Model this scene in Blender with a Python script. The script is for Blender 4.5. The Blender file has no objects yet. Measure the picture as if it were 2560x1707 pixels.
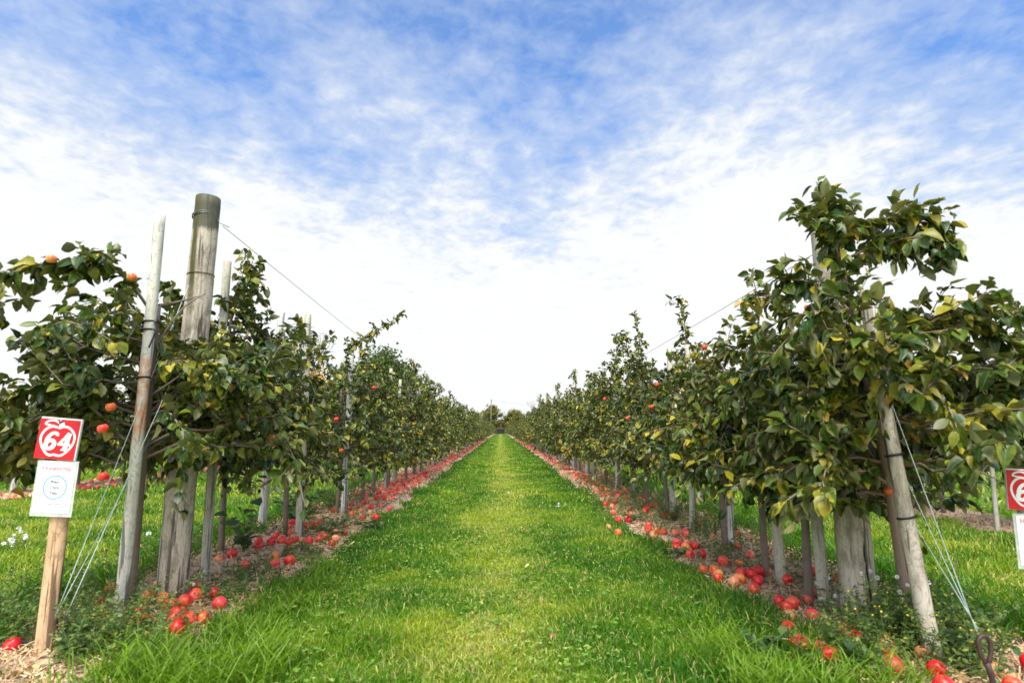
import bpy, bmesh, math, random
import numpy as np
from mathutils import Vector, Matrix, Euler

R = math.radians
scene = bpy.context.scene
COL = scene.collection

# ------------------------------------------------------------------ camera
cam_data = bpy.data.cameras.new('camera')
cam_data.sensor_width = 36.0
cam_data.lens = 19.96
cam_data.clip_start = 0.05
cam_data.clip_end = 3000
cam_data.dof.use_dof = True
cam_data.dof.focus_distance = 7.0
cam_data.dof.aperture_fstop = 2.6
cam = bpy.data.objects.new('camera', cam_data)
cam.location = (0, 0, 1.1)
cam.rotation_euler = Euler((R(90 + 8.9), 0, R(-1.13)), 'XYZ')
COL.objects.link(cam)
scene.camera = cam

# ------------------------------------------------------------------ light
SUN_EL, SUN_AZ = 58.0, 190.0        # high, behind the viewer and barely to the left
scene.view_settings.view_transform = 'Standard'
scene.view_settings.look = 'None'
scene.view_settings.exposure = 1.3
scene.view_settings.gamma = 1.0

sun_data = bpy.data.lights.new('sun', 'SUN')
sun_data.energy = 2.6
sun_data.angle = R(32)
sun_data.color = (1.0, 0.93, 0.80)
sun = bpy.data.objects.new('sun', sun_data)
az = R(SUN_AZ)                      # clockwise from +Y
sdir = Vector((math.sin(az) * math.cos(R(SUN_EL)), math.cos(az) * math.cos(R(SUN_EL)), math.sin(R(SUN_EL))))
sun.rotation_euler = (-sdir).to_track_quat('-Z', 'Y').to_euler()
sun.location = sdir * 50
COL.objects.link(sun)


class NT:
    """small helper to write node trees"""
    def __init__(self, tree):
        self.t = tree
        tree.nodes.clear()

    def n(self, kind, **kw):
        nd = self.t.nodes.new(kind)
        for k, v in kw.items():
            if k.startswith('i_'):
                key = k[2:]
                key = int(key) if key.isdigit() else key.replace('_', ' ')
                s = nd.inputs[key]
                if isinstance(v, bpy.types.NodeSocket):
                    self.t.links.new(v, s)
                else:
                    s.default_value = v
            else:
                setattr(nd, k, v)
        return nd

    def math(self, op, a, b=None, c=None, clamp=False):
        nd = self.t.nodes.new('ShaderNodeMath')
        nd.operation = op
        nd.use_clamp = clamp
        for i, v in enumerate((a, b, c)):
            if v is None:
                continue
            if isinstance(v, bpy.types.NodeSocket):
                self.t.links.new(v, nd.inputs[i])
            else:
                nd.inputs[i].default_value = v
        return nd.outputs[0]

    def mix(self, fac, a, b, blend='MIX'):
        nd = self.t.nodes.new('ShaderNodeMix')
        nd.data_type = 'RGBA'
        nd.blend_type = blend
        for s, v in ((nd.inputs[0], fac), (nd.inputs[6], a), (nd.inputs[7], b)):
            if isinstance(v, bpy.types.NodeSocket):
                self.t.links.new(v, s)
            else:
                s.default_value = v if not isinstance(v, tuple) else (*v[:3], 1)
        return nd.outputs[2]

    def noise(self, vec, scale, detail=4, rough=0.5, dist=0.0):
        nd = self.n('ShaderNodeTexNoise')
        if vec is not None:
            self.t.links.new(vec, nd.inputs['Vector'])
        nd.inputs['Scale'].default_value = scale
        nd.inputs['Detail'].default_value = detail
        nd.inputs['Roughness'].default_value = rough
        nd.inputs['Distortion'].default_value = dist
        return nd.outputs['Fac']

    def ramp(self, fac, stops, interp='LINEAR'):
        nd = self.n('ShaderNodeValToRGB')
        nd.color_ramp.interpolation = interp
        els = nd.color_ramp.elements
        while len(els) < len(stops):
            els.new(0.5)
        for e, (p, c) in zip(els, stops):
            e.position = p
            e.color = (*c[:3], 1) if isinstance(c, tuple) else (c, c, c, 1)
        self.t.links.new(fac, nd.inputs[0])
        return nd.outputs[0]

    def remap(self, v, a, b, c=0.0, d=1.0, smooth=False):
        nd = self.n('ShaderNodeMapRange')
        nd.clamp = True
        if smooth:
            nd.interpolation_type = 'SMOOTHSTEP'
        self.t.links.new(v, nd.inputs[0])
        for i, x in enumerate((a, b, c, d)):
            nd.inputs[i + 1].default_value = x
        return nd.outputs[0]

    def mapping(self, vec, scale=(1, 1, 1), loc=(0, 0, 0), rot=(0, 0, 0)):
        nd = self.n('ShaderNodeMapping')
        self.t.links.new(vec, nd.inputs[0])
        nd.inputs['Scale'].default_value = scale
        nd.inputs['Location'].default_value = loc
        nd.inputs['Rotation'].default_value = rot
        return nd.outputs[0]

    def link(self, a, b):
        self.t.links.new(a, b)


# ------------------------------------------------------------------ sky
world = bpy.data.worlds.new('World')
scene.world = world
world.use_nodes = True
w = NT(world.node_tree)
sky = w.n('ShaderNodeTexSky', sky_type='NISHITA', sun_disc=False)
sky.sun_elevation = R(SUN_EL)
sky.sun_rotation = R(SUN_AZ)
sky.air_density = 1.0
sky.dust_density = 0.3
sky.ozone_density = 3.0
tc = w.n('ShaderNodeTexCoord')
d = tc.outputs['Generated']
sep = w.n('ShaderNodeSeparateXYZ', i_0=d)
dx, dy, dz = sep.outputs
zz = w.math('MAXIMUM', dz, 0.0)
inv = w.math('ADD', zz, 0.16)
px = w.math('DIVIDE', dx, inv)
py = w.math('DIVIDE', dy, inv)
cp = w.n('ShaderNodeCombineXYZ', i_0=px, i_1=py, i_2=0.0).outputs[0]
n_big = w.noise(w.mapping(cp, (1.0, 0.75, 1), (3.1, 1.7, 0), (0, 0, R(25))), 1.1, 5, 0.55, 0.5)
n_mid = w.noise(w.mapping(cp, (1.15, 0.95, 1), (7.3, 2.2, 0), (0, 0, R(-35))), 3.4, 9, 0.62, 0.25)
n_fine = w.noise(w.mapping(cp, (1.0, 1.0, 1), (1.3, 8.8, 0), (0, 0, R(20))), 14.0, 7, 0.60, 0.3)
dens = w.math('ADD', w.math('MULTIPLY', n_big, 0.34), w.math('ADD', w.math('MULTIPLY', n_mid, 0.66), w.math('MULTIPLY', n_fine, 0.56)))
# the cloud sheet thins out overhead and closes towards the horizon; thicker and thinner places
bias = w.remap(zz, 0.24, 0.62, 0.40, -0.17)


def blob(direction, r0, r1, amount):
    v = Vector(direction).normalized()
    dot = w.n('ShaderNodeVectorMath', operation='DOT_PRODUCT')
    w.link(d, dot.inputs[0])
    dot.inputs[1].default_value = v
    return w.math('MULTIPLY', w.remap(dot.outputs['Value'], math.cos(R(r1)), math.cos(R(r0)), 0, 1, True), amount)


acc = w.math('ADD', dens, bias)
BLOBS = [  # directions in the sky where the sheet is open (negative) or dense (positive)
    ((0.03, 0.84, 0.55), 1, 15, -0.07), ((-0.22, 0.88, 0.42), 1, 9, -0.06), ((0.78, 0.60, 0.44), 2, 19, -0.20),
    ((-0.66, 0.60, 0.56), 2, 18, -0.10), ((-0.40, 0.80, 0.48), 1, 9, -0.08), ((0.40, 0.85, 0.38), 2, 13, 0.08),
    ((0.05, 0.92, 0.38), 1, 7, -0.08), ((-0.70, 0.63, 0.36), 2, 14, 0.05), ((0.30, 0.78, 0.55), 2, 10, 0.05)]
for b in BLOBS:
    acc = w.math('ADD', acc, blob(*b))
cover = w.remap(acc, 0.50, 1.02, 0.15, 1.0)
thick = w.remap(acc, 0.74, 1.12, 0.0, 1.0, True)
cl_col = w.mix(thick, (5.2, 5.7, 6.7), (6.75, 6.85, 7.05))
glow = w.math('ADD', 1.0, w.math('ADD', blob(sdir, 4, 38, 5.0), blob(sdir, 28, 82, 1.6)))  # extra cloud brightness round the unseen sun, added to light the ground softly
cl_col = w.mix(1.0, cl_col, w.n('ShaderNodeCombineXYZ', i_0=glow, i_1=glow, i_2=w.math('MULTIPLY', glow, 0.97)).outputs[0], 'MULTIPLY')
blue = w.mix(1.0, sky.outputs[0], w.mix(w.remap(zz, 0.12, 0.50, 0, 1), (1.2, 1.2, 1.16), (0.54, 1.22, 1.84)), 'MULTIPLY')
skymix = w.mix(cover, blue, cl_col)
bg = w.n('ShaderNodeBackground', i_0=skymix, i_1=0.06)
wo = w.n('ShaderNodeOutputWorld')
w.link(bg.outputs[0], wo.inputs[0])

rng = np.random.default_rng(7)
random.seed(7)


# ------------------------------------------------------------------ object helpers
def tag(o, label=None, cat=None, group=None, kind=None):
    if label:
        o['label'] = label
    if cat:
        o['category'] = cat
    if group:
        o['group'] = group
    if kind:
        o['kind'] = kind
    return o


def empty(name, loc=(0, 0, 0), rz=0.0):
    o = bpy.data.objects.new(name, None)
    o.location = loc
    o.rotation_euler = (0, 0, rz)
    o.empty_display_size = 0.1
    COL.objects.link(o)
    return o


def link_mesh(name, me, mat, parent=None, loc=None):
    if mat is not None and len(me.materials) == 0:
        me.materials.append(mat)
    o = bpy.data.objects.new(name, me)
    COL.objects.link(o)
    if parent is not None:
        o.parent = parent
    if loc is not None:
        o.location = loc
    return o


def mesh_np(name, V, polys, smooth=True, attrs=None):
    """polys: list of int arrays (n, k). attrs: {name: (type, array)} on points"""
    me = bpy.data.meshes.new(name)
    V = np.ascontiguousarray(V, dtype=np.float32)
    me.vertices.add(len(V))
    me.vertices.foreach_set('co', V.ravel())
    polys = [np.asarray(p, dtype=np.int32) for p in polys if len(p)]
    nl = sum(p.size for p in polys)
    npo = sum(len(p) for p in polys)
    me.loops.add(nl)
    me.loops.foreach_set('vertex_index', np.concatenate([p.ravel() for p in polys]))
    me.polygons.add(npo)
    totals = np.concatenate([np.full(len(p), p.shape[1], dtype=np.int32) for p in polys])
    starts = np.concatenate([[0], np.cumsum(totals)[:-1]]).astype(np.int32)
    me.polygons.foreach_set('loop_start', starts)
    me.polygons.foreach_set('use_smooth', np.full(npo, smooth, dtype=bool))
    if attrs:
        for k, (ty, arr) in attrs.items():
            a = me.attributes.new(k, ty, 'POINT')
            key = {'FLOAT': 'value', 'FLOAT_VECTOR': 'vector', 'FLOAT_COLOR': 'color'}[ty]
            a.data.foreach_set(key, np.ascontiguousarray(arr, dtype=np.float32).ravel())
    me.update(calc_edges=True)
    return me


class Geo:
    """collects tubes, boxes and ribbons into one mesh"""
    def __init__(self):
        self.V, self.F3, self.F4, self.n = [], [], [], 0

    def add(self, V, F3=(), F4=()):
        V = np.asarray(V, dtype=float)
        if len(F3):
            self.F3.append(np.asarray(F3) + self.n)
        if len(F4):
            self.F4.append(np.asarray(F4) + self.n)
        self.V.append(V)
        self.n += len(V)

    def tube(self, pts, radii, sides=6, cap=True, wob=0.0, rs=None):
        pts = np.asarray(pts, dtype=float)
        m = len(pts)
        radii = np.broadcast_to(np.asarray(radii, dtype=float), (m,))
        tan = np.gradient(pts, axis=0)
        tan /= np.linalg.norm(tan, axis=1)[:, None] + 1e-9
        ref = np.array([1.0, 0, 0]) if abs(tan[0][0]) < 0.8 else np.array([0, 1.0, 0])
        V = []
        for i in range(m):
            a = ref - tan[i] * np.dot(ref, tan[i])
            a /= np.linalg.norm(a) + 1e-9
            ref = a
            b = np.cross(tan[i], a)
            th = np.arange(sides) * 2 * np.pi / sides
            r = radii[i]
            if wob and rs is not None:
                r = r * (1 + wob * rs.standard_normal(sides))[:, None]
            V.append(pts[i] + r * (np.cos(th)[:, None] * a + np.sin(th)[:, None] * b))
        V = np.concatenate(V)
        F4 = []
        for i in range(m - 1):
            for k in range(sides):
                k2 = (k + 1) % sides
                F4.append((i * sides + k, i * sides + k2, (i + 1) * sides + k2, (i + 1) * sides + k))
        F3 = []
        if cap:
            V = np.concatenate([V, pts[:1], pts[-1:]])
            c0, c1 = m * sides, m * sides + 1
            for k in range(sides):
                k2 = (k + 1) % sides
                F3.append((c0, k2, k))
                F3.append((c1, (m - 1) * sides + k, (m - 1) * sides + k2))
        self.add(V, F3, F4)

    def box(self, c, s, rot=None):
        x, y, z = (v / 2 for v in s)
        V = np.array([(-x, -y, -z), (x, -y, -z), (x, y, -z), (-x, y, -z), (-x, -y, z), (x, -y, z), (x, y, z), (-x, y, z)])
        if rot is not None:
            V = V @ np.array(rot.to_matrix()).T
        self.add(V + np.array(c), (), [(0, 3, 2, 1), (4, 5, 6, 7), (0, 1, 5, 4), (1, 2, 6, 5), (2, 3, 7, 6), (3, 0, 4, 7)])

    def ribbon(self, pts, widths, y0, t, close=False):
        """flat lettering stroke in the x-z plane facing -y: a solid of thickness t in front of y0"""
        p = np.asarray(pts, dtype=float)
        m = len(p)
        wd = np.broadcast_to(np.asarray(widths, dtype=float), (m,))
        if close:
            tan = np.roll(p, -1, 0) - np.roll(p, 1, 0)
        else:
            tan = np.gradient(p, axis=0)
        tan /= np.linalg.norm(tan, axis=1)[:, None] + 1e-9
        nrm = np.stack([-tan[:, 1], tan[:, 0]], 1)
        A = p + nrm * wd[:, None] / 2
        B = p - nrm * wd[:, None] / 2
        V = []
        for q, yy in ((A, y0 - t), (B, y0 - t), (A, y0), (B, y0)):
            V.append(np.stack([q[:, 0], np.full(m, yy), q[:, 1]], 1))
        V = np.concatenate(V)
        F = []
        for i in range(m if close else m - 1):
            j = (i + 1) % m
            F += [(i, m + i, m + j, j), (i, j, 2 * m + j, 2 * m + i), (m + j, m + i, 3 * m + i, 3 * m + j)]
        self.add(V, (), F)

    def mesh(self, name, smooth=True, attrs=None):
        polys = []
        if self.F3:
            polys.append(np.concatenate(self.F3))
        if self.F4:
            polys.append(np.concatenate(self.F4))
        return mesh_np(name, np.concatenate(self.V), polys, smooth, attrs)

    def build(self, name, mat, parent=None, smooth=True, loc=None):
        return link_mesh(name, self.mesh(name, smooth), mat, parent, loc)


def vnoise(x, y, scale, seed=0):
    """2-d value noise in 0..1"""
    r = np.random.default_rng(seed)
    N = 256
    g = r.random((N, N))
    fx, fy = np.asarray(x) / scale + 1000.3, np.asarray(y) / scale + 1000.7
    ix, iy = np.floor(fx).astype(int), np.floor(fy).astype(int)
    tx, ty = fx - ix, fy - iy
    tx, ty = tx * tx * (3 - 2 * tx), ty * ty * (3 - 2 * ty)
    a, b = g[ix % N, iy % N], g[(ix + 1) % N, iy % N]
    c, e = g[ix % N, (iy + 1) % N], g[(ix + 1) % N, (iy + 1) % N]
    return (a * (1 - tx) + b * tx) * (1 - ty) + (c * (1 - tx) + e * tx) * ty


# ------------------------------------------------------------------ materials
def new_mat(name):
    m = bpy.data.materials.new(name)
    m.use_nodes = True
    return m, NT(m.node_tree)


def finish(t, shader):
    o = t.n('ShaderNodeOutputMaterial')
    t.link(shader, o.inputs[0])


def bump(t, h, strength, dist):
    nd = t.n('ShaderNodeBump')
    nd.inputs['Strength'].default_value = strength
    nd.inputs['Distance'].default_value = dist
    t.link(h, nd.inputs['Height'])
    return nd.outputs[0]


def plain(name, col, rough=0.6, var=0.15, scale=30, metal=0.0, spec=0.5):
    m, t = new_mat(name)
    tc = t.n('ShaderNodeTexCoord')
    n = t.noise(tc.outputs['Object'], scale, 5, 0.6)
    c = t.mix(n, tuple(v * (1 - var) for v in col), tuple(min(1, v * (1 + var)) for v in col))
    p = t.n('ShaderNodeBsdfPrincipled')
    t.link(c, p.inputs['Base Color'])
    p.inputs['Roughness'].default_value = rough
    p.inputs['Metallic'].default_value = metal
    p.inputs['Specular IOR Level'].default_value = spec
    finish(t, p.outputs[0])
    return m


def leaf_mat(name, stops, back, trans=0.22, rough=0.42, edge=(0.24, 0.24, 0.03), edge_amt=0.55):
    m, t = new_mat(name)
    at = t.n('ShaderNodeAttribute', attribute_name='leaf')
    s = t.n('ShaderNodeSeparateXYZ', i_0=at.outputs['Vector'])
    u, v, r = s.outputs
    tc = t.n('ShaderNodeTexCoord')
    pos = tc.outputs['Object']
    base = t.ramp(r, stops)
    mott = t.noise(pos, 55, 3, 0.6)
    base = t.mix(t.remap(mott, 0.35, 0.7, 0.0, 0.5), base, t.mix(1.0, base, (2.3, 1.9, 1.3), 'MULTIPLY'))
    # some leaves yellow from the margin inwards
    au = t.math('ABSOLUTE', u)
    ed = t.math('ADD', t.math('MULTIPLY', au, 0.55), t.math('MULTIPLY', mott, 0.7))
    r2 = t.math('FRACT', t.math('MULTIPLY', r, 7.31))
    efac = t.math('MULTIPLY', t.remap(ed, 0.50, 0.85, 0, 1, True), t.remap(r2, 0.35, 0.95, 0, edge_amt))
    base = t.mix(efac, base, edge)
    rib = t.remap(au, 0.0, 0.10, 0.45, 0.0)
    base = t.mix(rib, base, (0.20, 0.24, 0.08))
    geo = t.n('ShaderNodeNewGeometry')
    col = t.mix(geo.outputs['Backfacing'], base, t.mix(0.3, back, base))
    p = t.n('ShaderNodeBsdfPrincipled')
    t.link(col, p.inputs['Base Color'])
    p.inputs['Roughness'].default_value = rough
    p.inputs['Specular IOR Level'].default_value = 0.27
    t.link(bump(t, t.noise(pos, 160, 2, 0.5), 0.25, 0.002), p.inputs['Normal'])
    tr = t.n('ShaderNodeBsdfTranslucent')
    t.link(t.mix(1.0, base, (1.5, 1.6, 0.6), 'MULTIPLY'), tr.inputs[0])
    ms = t.n('ShaderNodeMixShader')
    ms.inputs[0].default_value = trans
    t.link(p.outputs[0], ms.inputs[1])
    t.link(tr.outputs[0], ms.inputs[2])
    finish(t, ms.outputs[0])
    return m


M_LEAF = leaf_mat('apple_leaf', [(0.0, (0.007, 0.019, 0.004)), (0.36, (0.015, 0.041, 0.004)), (0.60, (0.054, 0.090, 0.006)),
                                 (0.80, (0.185, 0.170, 0.012)), (0.97, (0.27, 0.235, 0.028)), (1.0, (0.27, 0.18, 0.035))],
                  (0.22, 0.22, 0.10), trans=0.08, rough=0.36)
M_GREENTREE = leaf_mat('far_green_leaf', [(0.0, (0.025, 0.055, 0.012)), (0.6, (0.055, 0.095, 0.02)), (1.0, (0.11, 0.13, 0.03))], (0.1, 0.13, 0.06))
M_OLIVETREE = leaf_mat('far_olive_leaf', [(0.0, (0.05, 0.06, 0.014)), (0.6, (0.11, 0.11, 0.02)), (1.0, (0.22, 0.16, 0.03))], (0.16, 0.16, 0.07))
M_ORANGETREE = leaf_mat('far_orange_leaf', [(0.0, (0.30, 0.14, 0.02)), (0.5, (0.48, 0.22, 0.03)), (1.0, (0.55, 0.32, 0.07))], (0.5, 0.3, 0.1))
M_WEED = leaf_mat('weed_leaf', [(0.0, (0.035, 0.085, 0.018)), (0.5, (0.065, 0.13, 0.028)), (0.85, (0.12, 0.17, 0.04)), (1.0, (0.26, 0.25, 0.05))],
                  (0.13, 0.19, 0.10), rough=0.5, edge_amt=0.15)
M_BROAD = leaf_mat('broad_leaf', [(0.0, (0.022, 0.065, 0.024)), (0.6, (0.05, 0.10, 0.035)), (1.0, (0.09, 0.14, 0.05))], (0.15, 0.22, 0.15),
                   rough=0.36, edge_amt=0.1)
M_LITTER = leaf_mat('dead_leaf', [(0.0, (0.13, 0.07, 0.035)), (0.5, (0.28, 0.16, 0.08)), (0.8, (0.42, 0.29, 0.16)), (1.0, (0.50, 0.42, 0.22))],
                    (0.40, 0.29, 0.18), trans=0.08, rough=0.7, edge_amt=0.0)


def grass_mat():
    m, t = new_mat('grass_blade')
    at = t.n('ShaderNodeAttribute', attribute_name='tint')
    geo = t.n('ShaderNodeNewGeometry')
    p = t.n('ShaderNodeBsdfPrincipled')
    n = t.noise(t.n('ShaderNodeTexCoord').outputs['Object'], 40, 2)
    col = t.mix(n, t.mix(1.0, at.outputs['Color'], (0.8, 0.8, 0.8), 'MULTIPLY'), t.mix(1.0, at.outputs['Color'], (1.2, 1.2, 1.2), 'MULTIPLY'))
    t.link(col, p.inputs['Base Color'])
    p.inputs['Roughness'].default_value = 0.5
    p.inputs['Specular IOR Level'].default_value = 0.35
    tr = t.n('ShaderNodeBsdfTranslucent')
    t.link(t.mix(1.0, col, (1.2, 1.35, 0.6), 'MULTIPLY'), tr.inputs[0])
    ms = t.n('ShaderNodeMixShader')
    ms.inputs[0].default_value = 0.35
    t.link(p.outputs[0], ms.inputs[1])
    t.link(tr.outputs[0], ms.inputs[2])
    finish(t, ms.outputs[0])
    return m


M_GRASS = grass_mat()


def ground_mat():
    m, t = new_mat('turf')
    tc = t.n('ShaderNodeTexCoord')
    pos = tc.outputs['Object']
    a = t.noise(pos, 1.3, 6, 0.6)
    b = t.noise(pos, 14, 6, 0.65)
    c = t.noise(t.mapping(pos, (1, 0.25, 1)), 60, 4, 0.6)
    green = t.mix(a, (0.045, 0.130, 0.006), (0.095, 0.195, 0.010))
    green = t.mix(t.remap(b, 0.4, 0.75, 0, 0.7), green, (0.15, 0.20, 0.025))
    green = t.mix(t.remap(c, 0.35, 0.7, 0.0, 0.45), green, (0.035, 0.055, 0.012))
    # worn, drier middle of the alley
    s = t.n('ShaderNodeSeparateXYZ', i_0=pos)
    ax = t.math('ABSOLUTE', t.math('ADD', s.outputs[0], t.math('MULTIPLY', t.math('SUBTRACT', a, 0.5), 0.5)))
    green = t.mix(t.math('MULTIPLY', t.remap(ax, 0.05, 0.5, 0.6, 0.0, True), t.remap(b, 0.3, 0.6, 0.2, 1.0)), green, (0.20, 0.235, 0.035))
    p = t.n('ShaderNodeBsdfPrincipled')
    t.link(green, p.inputs['Base Color'])
    p.inputs['Roughness'].default_value = 0.85
    p.inputs['Specular IOR Level'].default_value = 0.2
    t.link(bump(t, c, 0.6, 0.03), p.inputs['Normal'])
    finish(t, p.outputs[0])
    return m


def soil_mat():
    m, t = new_mat('straw_soil')
    tc = t.n('ShaderNodeTexCoord')
    pos = tc.outputs['Object']
    a = t.noise(pos, 2.2, 6, 0.6, 0.3)
    b = t.noise(t.mapping(pos, (1, 0.5, 1), rot=(0, 0, 0.6)), 32, 6, 0.7, 0.8)
    c = t.noise(t.mapping(pos, (0.4, 1.2, 1), rot=(0, 0, -0.4)), 50, 5, 0.7, 1.0)
    col = t.mix(a, (0.37, 0.225, 0.13), (0.68, 0.47, 0.295))
    col = t.mix(t.remap(b, 0.45, 0.65, 0, 0.75), col, (0.78, 0.63, 0.45))
    col = t.mix(t.remap(c, 0.52, 0.66, 0, 0.85), col, (0.085, 0.05, 0.032))
    p = t.n('ShaderNodeBsdfPrincipled')
    t.link(col, p.inputs['Base Color'])
    p.inputs['Roughness'].default_value = 0.9
    p.inputs['Specular IOR Level'].default_value = 0.15
    t.link(bump(t, t.math('ADD', b, c), 0.8, 0.02), p.inputs['Normal'])
    finish(t, p.outputs[0])
    return m


def wood_mat(name, light, dark, stain=None, stain_amt=0.5, moss=0.0, top_dark=None, rust=None):
    """weathered pole: grain along z, stains, optional dark top and rust band (heights in object space)"""
    m, t = new_mat(name)
    tc = t.n('ShaderNodeTexCoord')
    pos = tc.outputs['Object']
    g = t.noise(t.mapping(pos, (1, 1, 0.06)), 60, 6, 0.65, 0.4)
    k = t.noise(t.mapping(pos, (1, 1, 0.25)), 14, 5, 0.6, 1.2)
    cr = t.noise(t.mapping(pos, (1, 1, 0.035)), 38, 3, 0.5)
    col = t.mix(g, dark, light)
    col = t.mix(t.remap(k, 0.42, 0.66, 0.0, stain_amt * 1.25, True), col, stain or tuple(v * 0.35 for v in dark))
    col = t.mix(t.remap(cr, 0.585, 0.63, 0.0, 0.85), col, tuple(v * 0.15 for v in dark))
    kn = t.noise(t.mapping(pos, (1, 1, 0.45)), 8.5, 3, 0.5, 3.2)
    col = t.mix(t.math('MULTIPLY', t.remap(t.math('ABSOLUTE', t.math('SUBTRACT', kn, 0.5)), 0.0, 0.028, 1.0, 0.0, True), 0.55), col, tuple(v * 0.32 for v in dark))
    s = t.n('ShaderNodeSeparateXYZ', i_0=pos)
    if moss:
        mo = t.noise(pos, 7, 5, 0.6)
        col = t.mix(t.math('MULTIPLY', t.remap(mo, 0.4, 0.7), moss), col, (0.44, 0.48, 0.35))
    low = t.remap(s.outputs[2], 0.0, 0.35, 0.55, 0.0, True)
    col = t.mix(t.math('MULTIPLY', low, k), col, (0.11, 0.08, 0.045))
    if top_dark is not None:
        z = t.math('ADD', s.outputs[2], t.math('MULTIPLY', t.math('SUBTRACT', k, 0.5), 0.12))
        col = t.mix(t.remap(z, top_dark - 0.03, top_dark + 0.02, 0, 0.88, True), col, (0.060, 0.062, 0.040))
        # a run of black-green stain below the top
        ang = t.math('SUBTRACT', s.outputs[0], 0.012)
        run = t.math('MULTIPLY', t.remap(t.math('ABSOLUTE', ang), 0.010, 0.034, 1.0, 0.0, True), t.remap(z, top_dark - 0.95, top_dark - 0.35, 0.0, 1.0))
        col = t.mix(t.math('MULTIPLY', run, t.remap(k, 0.30, 0.5, 0.45, 1.0)), col, (0.065, 0.062, 0.020))
    if rust is not None:
        ru = t.noise(t.mapping(pos, (1, 1, 0.4)), 26, 5, 0.7, 0.5)
        band = t.math('MULTIPLY', t.remap(s.outputs[2], rust[0], rust[0] + 0.12), t.remap(s.outputs[2], rust[1] - 0.1, rust[1], 1, 0))
        col = t.mix(t.math('MULTIPLY', band, t.remap(ru, 0.40, 0.62, 0.1, 1.0)), col, (0.55, 0.19, 0.045))
    p = t.n('ShaderNodeBsdfPrincipled')
    t.link(col, p.inputs['Base Color'])
    p.inputs['Roughness'].default_value = 0.8
    p.inputs['Specular IOR Level'].default_value = 0.25
    t.link(bump(t, t.math('ADD', g, t.math('MULTIPLY', cr, -1.2)), 0.5, 0.006), p.inputs['Normal'])
    finish(t, p.outputs[0])
    return m


def bark_mat(name, light, dark):
    m, t = new_mat(name)
    pos = t.n('ShaderNodeTexCoord').outputs['Object']
    a = t.noise(t.mapping(pos, (1, 1, 0.3)), 45, 6, 0.7, 0.5)
    b = t.noise(pos, 9, 4, 0.6)
    col = t.mix(a, dark, light)
    col = t.mix(t.remap(b, 0.5, 0.7, 0, 0.5), col, (0.22, 0.20, 0.17))
    p = t.n('ShaderNodeBsdfPrincipled')
    t.link(col, p.inputs['Base Color'])
    p.inputs['Roughness'].default_value = 0.8
    t.link(bump(t, a, 0.6, 0.006), p.inputs['Normal'])
    finish(t, p.outputs[0])
    return m


def apple_mat(name, red, blush, spot):
    m, t = new_mat(name)
    tc = t.n('ShaderNodeTexCoord')
    pos = tc.outputs['Object']
    a = t.noise(pos, 14, 4, 0.5, 0.4)
    st = t.noise(t.mapping(pos, (1, 1, 0.18)), 120, 3, 0.6)
    inf = t.n('ShaderNodeObjectInfo')
    rnd = inf.outputs['Random']
    f = t.math('ADD', t.math('MULTIPLY', a, 0.9), t.math('MULTIPLY', st, 0.35))
    f = t.math('ADD', f, t.math('MULTIPLY', t.math('SUBTRACT', rnd, 0.5), 0.22))
    col = t.mix(t.remap(f, 0.56, 0.82, 0, 1, True), red, blush)
    sp = t.noise(pos, 60, 3, 0.6)
    col = t.mix(t.remap(sp, 0.66, 0.72, 0, 0.6), col, spot)
    p = t.n('ShaderNodeBsdfPrincipled')
    t.link(col, p.inputs['Base Color'])
    p.inputs['Roughness'].default_value = 0.33
    p.inputs['Specular IOR Level'].default_value = 0.45
    finish(t, p.outputs[0])
    return m


M_GROUND = ground_mat()
M_SOIL = soil_mat()
M_BARK = bark_mat('apple_bark', (0.24, 0.18, 0.14), (0.10, 0.072, 0.056))
M_BARKRED = bark_mat('smooth_red_bark', (0.36, 0.25, 0.20), (0.20, 0.13, 0.10))
M_BARKGREY = bark_mat('grey_bark', (0.20, 0.18, 0.16), (0.10, 0.085, 0.075))
M_POST_L = wood_mat('grey_post', (0.60, 0.53, 0.43), (0.36, 0.30, 0.235), stain=(0.12, 0.09, 0.055), stain_amt=0.5, top_dark=2.52)
M_POST_R = wood_mat('grey_post_split', (0.56, 0.49, 0.40), (0.33, 0.28, 0.22), stain=(0.13, 0.10, 0.07), stain_amt=0.6, moss=0.25)
M_POLE_L = wood_mat('pale_pole_rusty', (0.76, 0.73, 0.65), (0.58, 0.55, 0.47), stain=(0.30, 0.23, 0.16), stain_amt=0.25, moss=0.3, rust=(1.08, 1.62))
M_POLE_R = wood_mat('pale_pole', (0.68, 0.62, 0.52), (0.46, 0.40, 0.32), stain=(0.17, 0.13, 0.085), stain_amt=0.45)
M_STAKE = wood_mat('grey_stake', (0.58, 0.53, 0.44), (0.38, 0.345, 0.275), stain_amt=0.3, moss=0.35)
M_STAKEW = wood_mat('whitish_stake', (0.74, 0.72, 0.68), (0.54, 0.52, 0.48), stain=(0.26, 0.23, 0.19), stain_amt=0.35)
M_LUMBER = wood_mat('new_lumber', (0.66, 0.46, 0.28), (0.50, 0.31, 0.165), stain=(0.30, 0.20, 0.12), stain_amt=0.45)
M_RED = plain('sign_red', (0.56, 0.002, 0.010), 0.4, 0.25, 9)
M_WHITE = plain('sign_white', (0.82, 0.82, 0.82), 0.45, 0.03)
M_CARD = plain('card_white', (0.80, 0.80, 0.81), 0.5, 0.05, 9)
M_BLUE = plain('print_blue', (0.10, 0.28, 0.66), 0.5, 0.05)
M_PINK = plain('print_red', (0.75, 0.18, 0.20), 0.5, 0.05)
M_GREY = plain('print_grey', (0.10, 0.10, 0.12), 0.5, 0.05)
M_STEEL = plain('galvanised_wire', (0.16, 0.17, 0.17), 0.4, 0.2, 60, 0.6)
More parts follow.
